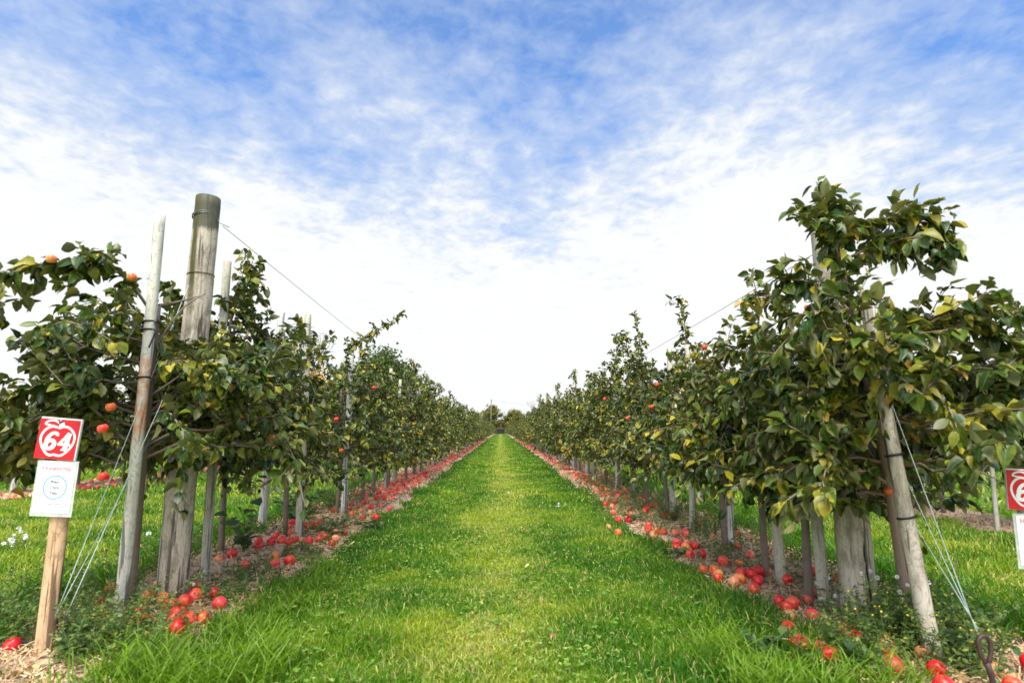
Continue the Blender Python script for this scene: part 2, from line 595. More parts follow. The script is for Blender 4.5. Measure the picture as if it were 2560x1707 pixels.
M_GUY = plain('pale_guy_wire', (0.42, 0.50, 0.48), 0.45, 0.15, 60, 0.2)
M_IRON = plain('rusty_iron', (0.055, 0.032, 0.028), 0.55, 0.4, 50, 0.3)
M_RUBBER = plain('black_rubber', (0.012, 0.012, 0.013), 0.6, 0.2)
M_HOSE = plain('grey_hose', (0.10, 0.095, 0.10), 0.5, 0.4, 9)
M_PIN = plain('nail_head', (0.20, 0.22, 0.20), 0.35, 0.2, 50, 0.7)
M_PETAL = plain('white_petal', (0.80, 0.80, 0.76), 0.6, 0.05)
M_YELLOW = plain('yellow_petal', (0.75, 0.55, 0.03), 0.6, 0.1)
M_STEM = plain('green_stem', (0.10, 0.17, 0.04), 0.6, 0.3)
M_SHED = plain('shed_wall', (0.07, 0.05, 0.045), 0.8, 0.3, 3)
M_SHEDROOF = plain('shed_roof', (0.30, 0.19, 0.16), 0.7, 0.3, 3)
M_DARK = plain('recess_shade', (0.012, 0.011, 0.010), 0.9, 0.1)  # near-black colour standing in for the shade inside recesses
M_STRAW = plain('straw', (0.54, 0.37, 0.21), 0.75, 0.5, 14)
M_TWIG = plain('dead_twig', (0.13, 0.095, 0.07), 0.8, 0.4, 25)
M_APPLE = {
    'bright red': apple_mat('apple_red', (0.60, 0.010, 0.016), (0.70, 0.10, 0.04), (0.70, 0.30, 0.10)),
    'pinkish red': apple_mat('apple_pink', (0.68, 0.05, 0.05), (0.78, 0.30, 0.14), (0.75, 0.45, 0.2)),
    'orange': apple_mat('apple_orange', (0.66, 0.12, 0.03), (0.74, 0.34, 0.08), (0.36, 0.12, 0.03)),
    'brownish rotting': apple_mat('apple_rotten', (0.46, 0.20, 0.07), (0.60, 0.36, 0.15), (0.16, 0.07, 0.03)),
}

# ------------------------------------------------------------------ ground
YROW0, YROW1, YROW2, YROW3 = 2.2, 70.0, 79.0, 186.0
ROWS = {'left': -2.12, 'right': 2.08, 'farleft': -8.2, 'farright': 5.75}


def in_strip(x, y):
    """how far inside a bare strip (positive = bare soil), with a ragged margin"""
    wob = (vnoise(x, y, 0.45, 3) - 0.5) * 0.34 + (vnoise(x, y, 0.12, 4) - 0.5) * 0.12
    best = np.full(np.shape(x), -9.0)
    for c, hw in ((-2.12, 0.66), (2.12, 0.63), (-8.2, 0.6), (5.8, 0.5)):
        best = np.maximum(best, hw + wob - np.abs(x - c))
    ok = ((y > 1.0) & (y < YROW1)) | ((y > YROW2) & (y < YROW3))
    return np.where(ok, best, -9.0)


def build_ground():
    g = np.array([(-700, -60, 0), (700, -60, 0), (700, 1400, 0), (-700, 1400, 0)], dtype=float)
    o = link_mesh('ground', mesh_np('ground', g, [np.array([[0, 1, 2, 3]])], False), M_GROUND)
    tag(o, 'green turf running flat to the horizon', None, None, 'structure')
    for nm, xc, hw, y0, y1 in (('soil_strip', -2.12, 0.68, 1.0, YROW1), ('soil_strip', 2.12, 0.65, 1.0, YROW1),
                               ('soil_strip', -8.2, 0.62, 3.0, 60), ('soil_strip', 5.8, 0.52, 1.5, 60),
                               ('soil_strip', -2.12, 0.4, YROW2, YROW3), ('soil_strip', 2.12, 0.4, YROW2, YROW3)):
        ys = np.concatenate([np.arange(y0, min(14, y1), 0.05), np.arange(max(14, y0), y1 + 0.01, 0.4)])
        xs = np.linspace(-1, 1, 27)
        X, Y = np.meshgrid(xs, ys)
        wl = hw + 0.22 * (vnoise(Y * 0 + xc - 1, Y, 0.5, 11) - 0.5) + 0.1 * (vnoise(Y * 0, Y, 0.15, 12) - 0.5)
        XX = xc + X * wl
        edge = np.clip((1 - np.abs(X)) * 4, 0, 1)
        Z = 0.004 + edge * (0.030 * vnoise(XX, Y, 0.22, 5) + 0.022 * vnoise(XX, Y, 0.07, 6) + 0.012 * vnoise(XX, Y, 0.6, 8))
        V = np.stack([XX.ravel(), Y.ravel(), Z.ravel()], 1)
        ny, nx = X.shape
        i = np.arange(ny * nx).reshape(ny, nx)
        F = np.stack([i[:-1, :-1], i[:-1, 1:], i[1:, 1:], i[1:, :-1]], -1).reshape(-1, 4)
        o = link_mesh(nm, mesh_np(nm, V, [F]), M_SOIL)
        tag(o, None, None, None, 'structure')


build_ground()


# ------------------------------------------------------------------ grass
def blades(x, y, h, wd, tint, lean, seed, heading=None):
    r = np.random.default_rng(seed)
    n = len(x)
    a = r.random(n) * 2 * np.pi if heading is None else heading + r.normal(0, 0.7, n)
    ld = np.stack([np.cos(a), np.sin(a)], 1)
    f = r.random(n) * np.pi
    sd = np.stack([np.cos(f), np.sin(f)], 1) * wd[:, None] / 2
    base = np.stack([x, y], 1)
    L = lean * h
    V = np.zeros((n, 7, 3), dtype=np.float32)
    for k, (tt, ww) in enumerate(((0.0, 0.8), (0.45, 1.0), (0.8, 0.65))):
        c = base + ld * (L * tt ** 2)[:, None]
        z = h * (tt - 0.28 * lean * tt ** 2)
        V[:, 2 * k, :2] = c - sd * ww
        V[:, 2 * k + 1, :2] = c + sd * ww
        V[:, 2 * k, 2] = z
        V[:, 2 * k + 1, 2] = z
    c = base + ld * L[:, None]
    V[:, 6, :2] = c
    V[:, 6, 2] = h * (1 - 0.36 * lean)
    i = (np.arange(n) * 7)[:, None]
    F4 = np.concatenate([i + np.array([[0, 1, 3, 2]]), i + np.array([[2, 3, 5, 4]])])
    F3 = i + np.array([[4, 5, 6]])
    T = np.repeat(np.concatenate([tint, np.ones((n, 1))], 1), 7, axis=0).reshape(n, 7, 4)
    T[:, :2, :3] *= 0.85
    return V.reshape(-1, 3), F4, F3, T.reshape(-1, 4)


G_DEEP = np.array((0.036, 0.135, 0.004))
G_MID = np.array((0.100, 0.225, 0.006))
G_LIGHT = np.array((0.310, 0.370, 0.022))
G_PALE = np.array((0.48, 0.46, 0.12))
G_DRY = np.array((0.42, 0.33, 0.15))


def grass_tint(x, y, r):
    n = len(x)
    ax = np.abs(x)
    worn = np.exp(-(np.abs(x + 0.25 * (vnoise(y * 0, y, 2.0, 40) - 0.5)) / 0.36) ** 2)
    side = (ax > 2.4)
    worn = np.where(side, 0.55 * vnoise(x, y, 1.2, 41), worn)
    q = 0.30 * vnoise(x, y, 0.75, 42) + 0.30 * vnoise(x, y, 0.30, 48) + 0.22 * vnoise(x, y, 0.11, 43) + 0.22 * r.random(n)
    edge = np.clip((ax - 1.0) / 0.45, 0, 1) * (~side)
    f = np.clip(q * 1.9 - 0.60 + 0.52 * worn - 0.30 * edge, 0, 1)[:, None]
    c = np.where(f < 0.5, G_DEEP + (G_MID - G_DEEP) * (f / 0.5), G_MID + (G_LIGHT - G_MID) * ((f - 0.5) / 0.5))
    pale = (r.random(n) < 0.07 + 0.34 * worn * vnoise(x, y, 0.5, 44) + 0.45 * np.clip((vnoise(x, y, 0.34, 45) - 0.66) * 5, 0, 1) * (0.25 + 0.75 * worn))[:, None]
    c = np.where(pale, G_PALE * (0.7 + 0.5 * r.random((n, 1))), c)
    dry = (r.random(n) < 0.02 + 0.03 * worn)[:, None]
    c = np.where(dry, G_DRY, c)
    return c * (0.82 + 0.36 * r.random((n, 1)))


def build_grass():
    r = np.random.default_rng(21)
    Vs, F4s, F3s, Ts, off = [], [], [], [], 0

    def put(x, y, h, wd, tint, lean, seed, heading=None):
        nonlocal off
        V, F4, F3, T = blades(x, y, h, wd, tint, lean, seed, heading)
        Vs.append(V); F4s.append(F4 + off); F3s.append(F3 + off); Ts.append(T)
        off += len(V)

    zones = [  # x0, x1, y0, y1, per m2, height, width
        (-1.75, 1.75, 2.3, 4.6, 15500, 0.066, 0.0044), (-1.75, 1.75, 4.6, 8.0, 7600, 0.055, 0.0066),
        (-1.7, 1.7, 8.0, 15.0, 2900, 0.06, 0.011), (-1.7, 1.7, 15, 34, 850, 0.065, 0.021), (-1.7, 1.7, 34, 72, 260, 0.07, 0.045),
        (-8.0, 8.0, 70, 79, 60, 0.07, 0.08), (-1.7, 1.7, 79, 150, 45, 0.08, 0.11),
        (-7.7, -2.5, 2.6, 9.5, 2900, 0.085, 0.0085), (-7.7, -2.5, 9.5, 24, 700, 0.09, 0.02),
        (-24, -8.7, 7, 40, 60, 0.12, 0.05), (6.4, 24, 5, 40, 60, 0.12, 0.05), (2.5, 5.5, 2.3, 8.0, 4300, 0.085, 0.0078), (2.5, 5.5, 8.0, 24, 800, 0.09, 0.02),
    ]
    for k, (x0, x1, y0, y1, den, hh, wd) in enumerate(zones):
        n = int((x1 - x0) * (y1 - y0) * den)
        x = x0 + r.random(n) * (x1 - x0)
        y = y0 + r.random(n) * (y1 - y0)
        ins = in_strip(x, y)
        keep = r.random(n) < np.clip(0.40 - ins * 6.0, 0.0, 1.0)
        # the straw strips do not start at once: rough grass fills their near end beside the alley
        near = (y < 3.05 + 0.35 * vnoise(x, y, 0.3, 50)) & (np.abs(x) < 1.85) & (r.random(n) < 0.5)
        keep |= near
        x, y = x[keep], y[keep]
        n = len(x)
        ax = np.abs(x)
        clump = vnoise(x, y, 0.28, 47)
        edge = np.clip((ax - 1.15) / 0.35, 0, 1) * (ax < 2.4)
        h = hh * (0.45 + 0.75 * r.random(n)) * (0.62 + 0.75 * clump) * (1 + 0.5 * edge * (0.3 + r.random(n)))
        mid = np.exp(-(ax / 0.40) ** 2)
        h *= 1 - 0.35 * mid
        lean = np.clip(0.55 + 0.35 * r.standard_normal(n) + 0.15 * mid, 0.05, 1.3)
        ww = wd * (0.65 + 0.7 * r.random(n)) * (1 + 0.3 * edge)
        put(x, y, h, ww, grass_tint(x, y, r), lean, 100 + k)
    # long arching tufts on the margins of the alley near the viewer
    nt = 190
    for k in range(nt):
        s = -1 if k % 2 else 1
        yy = 2.5 + 2.6 * r.random() ** 2.0
        xx = s * (1.36 + 0.12 * r.standard_normal())
        if yy < 3.15:
            xx = s * (1.0 + 0.75 * r.random())
        m = r.integers(24, 52)
        x = xx + 0.05 * r.standard_normal(m)
        y = yy + 0.05 * r.standard_normal(m)
        h = (0.08 + 0.14 * r.random(m)) * (1.0 if yy < 3.0 else 0.60) * (1.2 if s < 0 else 0.95)
        c = (G_MID * 0.55 + G_LIGHT * 0.25 + G_DEEP * 0.35) * (0.6 + 0.6 * r.random((m, 1)))
        put(x, y, h, 0.0042 + 0.0032 * r.random(m), c, 0.45 + 0.5 * r.random(m), 500 + k)
    # rank grass along the back of both strips
    for k in range(260):
        s = -1 if k % 2 else 1
        yy = 3.0 + 11 * r.random() ** 1.3
        xx = s * (2.80 + 0.20 * r.standard_normal())
        m = r.integers(14, 30)
        x = xx + 0.07 * r.standard_normal(m)
        y = yy + 0.07 * r.standard_normal(m)
        c = (G_DEEP * 0.7 + G_MID * 0.4) * (0.7 + 0.6 * r.random((m, 1)))
        put(x, y, 0.12 + 0.16 * r.random(m), 0.006 + 0.0006 * yy + 0.004 * r.random(m), c, 0.5 + 0.5 * r.random(m), 900 + k)
    V = np.concatenate(Vs)
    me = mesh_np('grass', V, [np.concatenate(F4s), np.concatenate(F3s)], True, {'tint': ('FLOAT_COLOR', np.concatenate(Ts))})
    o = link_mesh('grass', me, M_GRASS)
    tag(o, 'bright green mown grass with long tufts along the edges of the alley', 'grass', None, 'stuff')


build_grass()

# ------------------------------------------------------------------ leaves
LT_V = np.array([0.0, 0.22, 0.22, 0.22, 0.52, 0.52, 0.52, 0.80, 0.80, 0.80, 1.0])
LT_U = np.array([0.0, -1, 0, 1, -1, 0, 1, -1, 0, 1, 0.0])
LT_W = np.array([0.0, 0.78, 0, 0.78, 1.0, 0, 1.0, 0.60, 0, 0.60, 0.0])
LT_F3 = np.array([(0, 2, 1), (0, 3, 2), (7, 8, 10), (8, 9, 10)])
LT_F4 = np.array([(1, 2, 5, 4), (2, 3, 6, 5), (4, 5, 8, 7), (5, 6, 9, 8)])


def leaves_mesh(name, P, D, N, L, ratio, rnd, seed=0, fold=0.25, curl=0.3):
    """P base, D direction, N rough up; L length; ratio = half width / length"""
    r = np.random.default_rng(seed)
    n = len(P)
    D = D / (np.linalg.norm(D, axis=1)[:, None] + 1e-9)
    S = np.cross(D, N)
    S /= np.linalg.norm(S, axis=1)[:, None] + 1e-9
    U = np.cross(S, D)
    fo = fold * (0.2 + 2.0 * r.random(n) ** 1.5)
    cu = curl * (r.random(n) * 1.5 - 0.25)
    hw = ratio * (0.72 + 0.5 * r.random(n))
    u = LT_U[None, :] * LT_W[None, :]
    wav = 0.05 * r.standard_normal((n, 11)) * np.abs(LT_U)[None, :]
    a = (u * hw[:, None]) * L[:, None]
    b = LT_V[None, :] * L[:, None]
    c = (np.abs(u) * hw[:, None] * fo[:, None] * 1.6 - cu[:, None] * LT_V[None, :] ** 2 + wav) * L[:, None]
    V = P[:, None, :] + a[..., None] * S[:, None, :] + b[..., None] * D[:, None, :] + c[..., None] * U[:, None, :]
    i = (np.arange(n) * 11)[:, None, None]
    F3 = (i + LT_F3[None]).reshape(-1, 3)
    F4 = (i + LT_F4[None]).reshape(-1, 4)
    A = np.zeros((n, 11, 3))
    A[..., 0] = LT_U[None, :]
    A[..., 1] = LT_V[None, :]
    A[..., 2] = rnd[:, None]
    return mesh_np(name, V.reshape(-1, 3), [F3, F4], True, {'leaf': ('FLOAT_VECTOR', A)})


def norm(v):
    return v / (np.linalg.norm(v) + 1e-9)


def catmull(pts, n):
    p = np.asarray(pts, dtype=float)
    p = np.concatenate([[2 * p[0] - p[1]], p, [2 * p[-1] - p[-2]]])
    out = []
    m = len(p) - 3
    for k in range(n):
        t = k / (n - 1) * m
        i = min(int(t), m - 1)
        t -= i
        a, b, c, e = p[i:i + 4]
        out.append(0.5 * (2 * b + (c - a) * t + (2 * a - 5 * b + 4 * c - e) * t * t + (3 * b - a - 3 * c + e) * t ** 3))
    return np.array(out)


def apple_tree_data(seed, top=2.05, base_r=0.030, lean=(0, 0), zlow=0.70, nlat=26, reach=0.72, leader=(0, 0, 0.4), boughs=(), dens=1.0,
                    trunk_pts=None, leafy_top=True, yellow=0.0, rowstretch=1.0, leaf=0.069, zlat=1.15, thin_top=0.5, zmin=0.58, clear=(), loc=(0, 0, 0), droop=0.20):
    """returns trunk mesh, crown mesh, hanging points; local coordinates, root at the trunk base"""
    r = np.random.default_rng(seed)
    g = Geo()
    LP, LD, LN, LL, LR = [], [], [], [], []
    hang = []
    if trunk_pts is None:
        trunk_pts = [(0, 0, -0.05), (lean[0] * 0.3 + 0.02 * r.standard_normal(), lean[1] * 0.3, top * 0.33),
                     (lean[0] * 0.7, lean[1] * 0.7 + 0.02 * r.standard_normal(), top * 0.7), (lean[0], lean[1], top)]
    tr = catmull(trunk_pts, 14)
    g.tube(tr, np.linspace(base_r, base_r * 0.42, 14), 8, True, 0.05, r)
    tz = tr[:, 2]

    def trunk_at(z):
        return np.array([np.interp(z, tz, tr[:, 0]), np.interp(z, tz, tr[:, 1]), z])

    def blocked(p):
        W = np.asarray(p) + np.array(loc)
        for (b0, b1, z0, z1, half, far, share) in clear:
            f = min(max((W[2] - b0[2]) / (b1[2] - b0[2]), 0), 1)
            cx, cy = b0[0] + (b1[0] - b0[0]) * f, b0[1] + (b1[1] - b0[1]) * f
            dl = math.hypot(b0[0], b0[1])
            ex, ey = -b0[0] / dl, -b0[1] / dl
            al = (W[0] - cx) * ex + (W[1] - cy) * ey
            pe = (W[0] - cx) * ey - (W[1] - cy) * ex
            if -0.06 < al < far and abs(pe) < half + 0.02 and z0 < W[2] < z1:
                return True
        return False

    def leaf_at(p, dr, out, big=1.0, shade=0.0):
        dirn = norm(dr * 0.55 + out * 0.5 + r.standard_normal(3) * 0.45 + np.array([0, 0, -0.25 - 0.35 * r.random()]))
        up = norm(np.array([0, 0, 1.0]) + out * 0.35 + r.standard_normal(3) * 0.45)
        LP.append(p + dirn * 0.018)
        LD.append(dirn)
        LN.append(up)
        LL.append(leaf * big * (0.45 + 0.85 * r.random() ** 0.8))
        LR.append(np.clip(r.beta(1.5, 2.2) + 0.03 + yellow + 0.17 * shade, 0, 1))

    def leafy(pts, out, start=0.15, step=0.021, big=1.0, shade=0.0):
        seg = np.linalg.norm(np.diff(pts, axis=0), axis=1)
        tot = seg.sum()
        cum = np.concatenate([[0], np.cumsum(seg)])
        s = tot * start
        while s < tot:
            p = np.array([np.interp(s, cum, pts[:, j]) for j in range(3)])
            k = min(np.searchsorted(cum, s), len(pts) - 1)
            dr = norm(pts[k] - pts[k - 1]) if k > 0 else out
            leaf_at(p, dr, norm(out + 0.9 * r.standard_normal(3)), big, shade)
            if r.random() < 0.35 * dens:
                leaf_at(p, dr, norm(out + 1.2 * r.standard_normal(3)), big * 0.85, shade)
            s += step / dens * (0.6 + 0.8 * r.random())
        for _ in range(3):
            leaf_at(pts[-1], norm(pts[-1] - pts[-2]), norm(r.standard_normal(3)), big * 0.9, shade)

    def twigs(pts, n, length, shade):
        for _ in range(n):
            i = r.integers(len(pts) // 3, len(pts))
            d0 = norm(pts[i] - pts[i - 1])
            side = norm(r.standard_normal(3) + np.array([0, 0, 0.25]))
            dd = norm(d0 * 0.6 + side)
            L = length * (0.5 + 0.8 * r.random())
            q = np.array([pts[i], pts[i] + dd * L * 0.5 + [0, 0, 0.01], pts[i] + dd * L + [0, 0, -0.03 * r.random()]])
            if clear and (blocked(q[1]) or blocked(q[2])):
                continue
            g.tube(q, [0.0042, 0.003, 0.0018], 4, False)
            leafy(q, dd, 0.1, 0.022, 1.0, shade)

    # laterals
    for k in range(nlat):
        f = (k + r.random()) / nlat
        z = zlow + (top - 0.05 - zlow) * (f ** 0.92 if zlat is None else f ** zlat)
        p0 = trunk_at(z)
        a = k * 2.399 + r.random() * 0.9
        L = reach * (1.0 - thin_top * f) * (0.7 + 0.5 * r.random())
        el = 0.12 + 0.35 * r.random() + 0.25 * f
        out = np.array([math.cos(a), math.sin(a) * rowstretch, 0])
        q = [p0]
        for j in range(1, 6):
            t = j / 5
            q.append(p0 + out * L * t + np.array([0, 0, L * (el * t - (droop + 0.35 * r.random()) * t * t)]) + 0.018 * r.standard_normal(3))
        q = np.array(q)
        q[:, 2] = np.maximum(q[:, 2], zmin + 0.02 * r.standard_normal())
        if clear and sum(blocked(v) for v in q[2:]) > 0 and z > 0.75:
            continue
        g.tube(q, np.linspace(0.0115 * (1 - 0.45 * f), 0.003, 6), 5, False)
        sh = r.normal(0, 0.7)
        leafy(q, out, 0.25, 0.022, 1.0, sh)
        twigs(q, int(3 + 4 * L / reach * r.random() + 2 * dens), 0.27, sh)
        hang.append(q[4] + [0, 0, -0.05])
        hang.append(q[3] + [0, 0, -0.05])
    # leader above the stake
    if leader is not None:
        p0 = tr[-1]
        q = catmull([p0, p0 + np.array(leader) * 0.5 + 0.02 * r.standard_normal(3), p0 + np.array(leader)], 6)
        g.tube(q, np.linspace(base_r * 0.40, 0.0025, 6), 5, False)
        leafy(q, np.array([0, 0, 1.0]), 0.0, 0.020, 1.0, 0.4)
        twigs(q, 5, 0.15, 0.3)
    for b in boughs:
        pts, den, ntw, tl = b
        q = catmull(pts, 12)
        g.tube(q, np.linspace(0.010, 0.0028, 12), 5, False)
        o = norm(q[-1] - q[0])
        leafy(q, o, 0.05, 0.016 / den, 1.05, 0.3)
        twigs(q, ntw, tl, 0.3)
        hang.append(q[5] + [0, 0, -0.05])
    LP, LD, LN, LL, LR = (np.array(v) for v in (LP, LD, LN, LL, LR))
    tip = LP + LD * LL[:, None]
    keep = tip[:, 2] > zmin - 0.10 + 0.08 * r.standard_normal(len(tip))
    # pruned so that the supports stay free in front
    for (b0, b1, z0, z1, half, far, share) in clear:
        for Q in (LP, tip, (LP + tip) / 2):
            W = Q + np.array(loc)
            f = np.clip((W[:, 2] - b0[2]) / (b1[2] - b0[2]), 0, 1)
            cx, cy = b0[0] + (b1[0] - b0[0]) * f, b0[1] + (b1[1] - b0[1]) * f
            dl = math.hypot(b0[0], b0[1])
            ex, ey = -b0[0] / dl, -b0[1] / dl
            al = (W[:, 0] - cx) * ex + (W[:, 1] - cy) * ey
            pe = (W[:, 0] - cx) * ey - (W[:, 1] - cy) * ex
            keep &= ~((al > -0.05) & (al < far) & (np.abs(pe) < half) & (W[:, 2] > z0) & (W[:, 2] < z1) & (r.random(len(W)) < share))
    LP, LD, LN, LL, LR = (v[keep] for v in (LP, LD, LN, LL, LR))
    crown = leaves_mesh('crown', np.array(LP), np.array(LD), np.array(LN), np.array(LL), 0.335, np.array(LR), seed + 1, 0.34, 0.62)
    return g.mesh('trunk'), crown, hang


# ------------------------------------------------------------------ apples
def apple_mesh(name, seed, seg=20, rings=12, r0=0.042, dent=0.0):
    r = np.random.default_rng(seed)
    V, F4, F3 = [], [], []
    for i in range(rings + 1):
        th = math.pi * i / rings
        for k in range(seg):
            ph = 2 * math.pi * k / seg
            s = math.sin(th) ** 0.86
            rad = r0 * s * (1 + 0.035 * math.cos(5 * ph) * (0.3 + 0.7 * (1 - math.cos(th)) / 2))
            z = r0 * (0.93 * math.cos(th) - 0.30 * math.exp(-(th / 0.33) ** 2) + 0.20 * math.exp(-((math.pi - th) / 0.30) ** 2))
            x, y = rad * math.cos(ph) * (1 + 0.05 * math.cos(ph + seed)), rad * math.sin(ph)
            if dent:
                dd = math.exp(-(((x / r0 - 0.7) ** 2 + (z / r0 - 0.3) ** 2 + (y / r0) ** 2) / 0.35))
                x, y, z = x * (1 - dent * dd), y * (1 - dent * dd * 0.6), z * (1 - dent * dd)
            V.append((x, y, z))
    for i in range(rings):
        for k in range(seg):
            k2 = (k + 1) % seg
            F4.append((i * seg + k, (i + 1) * seg + k, (i + 1) * seg + k2, i * seg + k2))
    return mesh_np(name, np.array(V), [np.array(F4)], True)


def stem_mesh():
    g = Geo()
    g.tube([(0, 0, 0.026), (0.002, 0, 0.038), (0.007, 0.002, 0.052)], [0.0016, 0.0016, 0.0022], 5)
    return g.mesh('stem')


APPLE = {}
for i, c in enumerate(M_APPLE):
    APPLE[c] = [apple_mesh('apple', 3 + i * 2 + j, dent=(0.0, 0.22)[j] + (0.12 if c == 'brownish rotting' else 0)) for j in (0, 1)]
    for me in APPLE[c]:
        me.materials.append(M_APPLE[c])
STEM_ME = stem_mesh()
STEM_ME.materials.append(M_TWIG)


# ------------------------------------------------------------------ trees of the rows
def make_tree(name, loc, rz, trunk_me, crown_me, label, group, bark=None, apples=()):
    t = empty(name, loc, rz)
    tag(t, label, 'tree', group)
    link_mesh('trunk', trunk_me, bark or M_BARK, t)
    link_mesh('crown', crown_me, M_LEAF, t)
    for p, c, s in apples:
        a = bpy.data.objects.new('apple', APPLE[c][0])
        COL.objects.link(a)
        a.parent = t
        a.location = p
        s *= 0.60
        a.scale = (s, s, s)
        a.rotation_euler = (0.25, 0.1, s * 40)
    return t


def loc_of(base, pts):
    b = np.array(base)
    return [tuple(np.array(p) - b) for p in pts]


GL, GR = 'apple trees of the row left of the alley', 'apple trees of the row right of the alley'
CLEAR_L = [((-2.17, 3.50, 0), (-2.06, 3.30, 2.38), 0.9, 2.6, 0.065, 0.8, 0.88), ((-2.09, 3.88, 0), (-2.05, 3.80, 2.70), 1.70, 2.8, 0.125, 1.4, 0.97),
           ((-2.22, 3.0, 0), (-2.22, 3.0, 1.2), 0.55, 1.20, 0.19, 1.0, 1.0)]
CLEAR_R = [((2.05, 2.82, 0), (1.84, 2.80, 1.88), 0.3, 1.08, 0.045, 0.7, 0.8), ((2.02, 3.36, 0), (1.99, 3.30, 2.33), 0.0, 0.62, 0.12, 1.0, 1.0), ((2.72, 2.99, 0), (2.72, 2.99, 1.0), 0.3, 0.95, 0.2, 0.8, 1.0)]
REDS = ['bright red', 'bright red', 'pinkish red', 'orange']


def custom(loc, label, group, seed, apples=(), bark=None, **kw):
    tm, cm, hang = apple_tree_data(seed, loc=loc, **kw)
    ap = [(tuple(np.array(p) - np.array(loc)), c, 1.0) for p, c in apples]
    return make_tree('apple_tree', loc, 0, tm, cm, label, group, bark, ap)


# left row, from the near end
L0 = (-2.20, 3.64, 0)
custom(L0, 'apple tree tied to the leaning pole behind the 64 sign, long bough reaching outwards', GL, 301,
       apples=[((-1.98, 2.90, 1.11), 'bright red'), ((-2.02, 3.0, 0.87), 'bright red'), ((-2.34, 2.90, 1.98), 'orange'), ((-2.05, 3.1, 1.94), 'orange'),
               ((-1.80, 3.6, 1.45), 'pinkish red'), ((-2.02, 3.0, 1.22), 'orange')],
       trunk_pts=loc_of(L0, [(-2.20, 3.64, -0.05), (-2.19, 3.60, 0.5), (-2.13, 3.50, 1.2), (-2.08, 3.42, 1.85)]),
       clear=CLEAR_L, zmin=0.86, nlat=38, reach=0.82, zlow=0.92, top=1.85, leader=(0.1, 0.25, 0.12), dens=1.25, thin_top=0.30,
       boughs=[(loc_of(L0, [(-2.08, 3.42, 1.75), (-2.15, 3.18, 1.97), (-2.27, 3.0, 1.99), (-2.44, 2.9, 1.93), (-2.64, 2.78, 1.82)]), 1.3, 15, 0.15),
               (loc_of(L0, [(-2.18, 3.38, 1.05), (-2.4, 3.25, 1.30), (-2.65, 3.2, 1.32), (-2.95, 3.15, 1.15)]), 1.1, 10, 0.2),
               (loc_of(L0, [(-2.22, 3.44, 0.9), (-2.5, 3.3, 1.02), (-2.8, 3.25, 0.95)]), 1.0, 9, 0.2),
               (loc_of(L0, [(-2.10, 3.45, 1.6), (-1.98, 3.5, 1.85), (-1.90, 3.6, 1.97)]), 1.0, 6, 0.14),
               (loc_of(L0, [(-2.13, 3.5, 1.2), (-1.98, 3.60, 1.38), (-1.82, 3.72, 1.36)]), 1.3, 12, 0.17),
               (loc_of(L0, [(-2.15, 3.55, 0.98), (-1.98, 3.66, 1.10), (-1.78, 3.8, 1.05)]), 1.3, 12, 0.17),
               (loc_of(L0, [(-2.12, 3.48, 1.35), (-2.02, 3.55, 1.55), (-1.92, 3.62, 1.62)]), 1.2, 9, 0.14)])
L1 = (-2.18, 4.42, 0)
custom(L1, 'apple tree just beyond the thick left end post, its tall leafy top beside a stake', GL, 302,
       apples=[((-1.79, 4.1, 1.28), 'pinkish red'), ((-1.62, 4.1, 1.05), 'orange')],
       clear=CLEAR_L[:2], zmin=0.80, zlow=0.88, nlat=30, reach=0.74, top=1.95, leader=(0.14, -0.05, 0.42), lean=(0.06, 0), dens=1.2,
       boughs=[(loc_of(L1, [(-2.14, 4.4, 1.6), (-2.02, 4.35, 2.0), (-1.93, 4.35, 2.26)]), 1.2, 8, 0.12),
               (loc_of(L1, [(-2.16, 4.38, 1.65), (-2.30, 4.3, 1.95), (-2.44, 4.25, 2.10)]), 1.3, 12, 0.15)])
custom((-2.47, 5.30, 0), 'dark trunked apple tree behind the second left stake, standing back from the row', GL, 303,
       zmin=0.72, zlow=0.78, nlat=17, reach=0.70, top=1.85, leader=(0.1, 0, 0.3))
custom((-2.20, 6.10, 0), 'apple tree by the weathered stake with the pile of apples at its foot', GL, 304,
       apples=[((-1.64, 5.75, 1.21), 'bright red'), ((-1.62, 5.9, 0.9), 'orange')], zmin=0.62, zlow=0.72, nlat=20, reach=0.72, top=1.9, leader=(0.08, 0, 0.28))
L4 = (-2.12, 7.62, 0)
custom(L4, 'apple tree with a long shoot slanting up over the alley', GL, 305, apples=[((-1.6, 7.2, 1.63), 'bright red')],
       nlat=24, reach=0.72, top=1.75, leader=(0.05, 0, 0.15), yellow=0.06,
       boughs=[(loc_of(L4, [(-2.05, 7.5, 1.85), (-1.95, 7.25, 2.12), (-1.68, 7.1, 2.28), (-1.32, 7.0, 2.48)]), 1.25, 7, 0.12)])
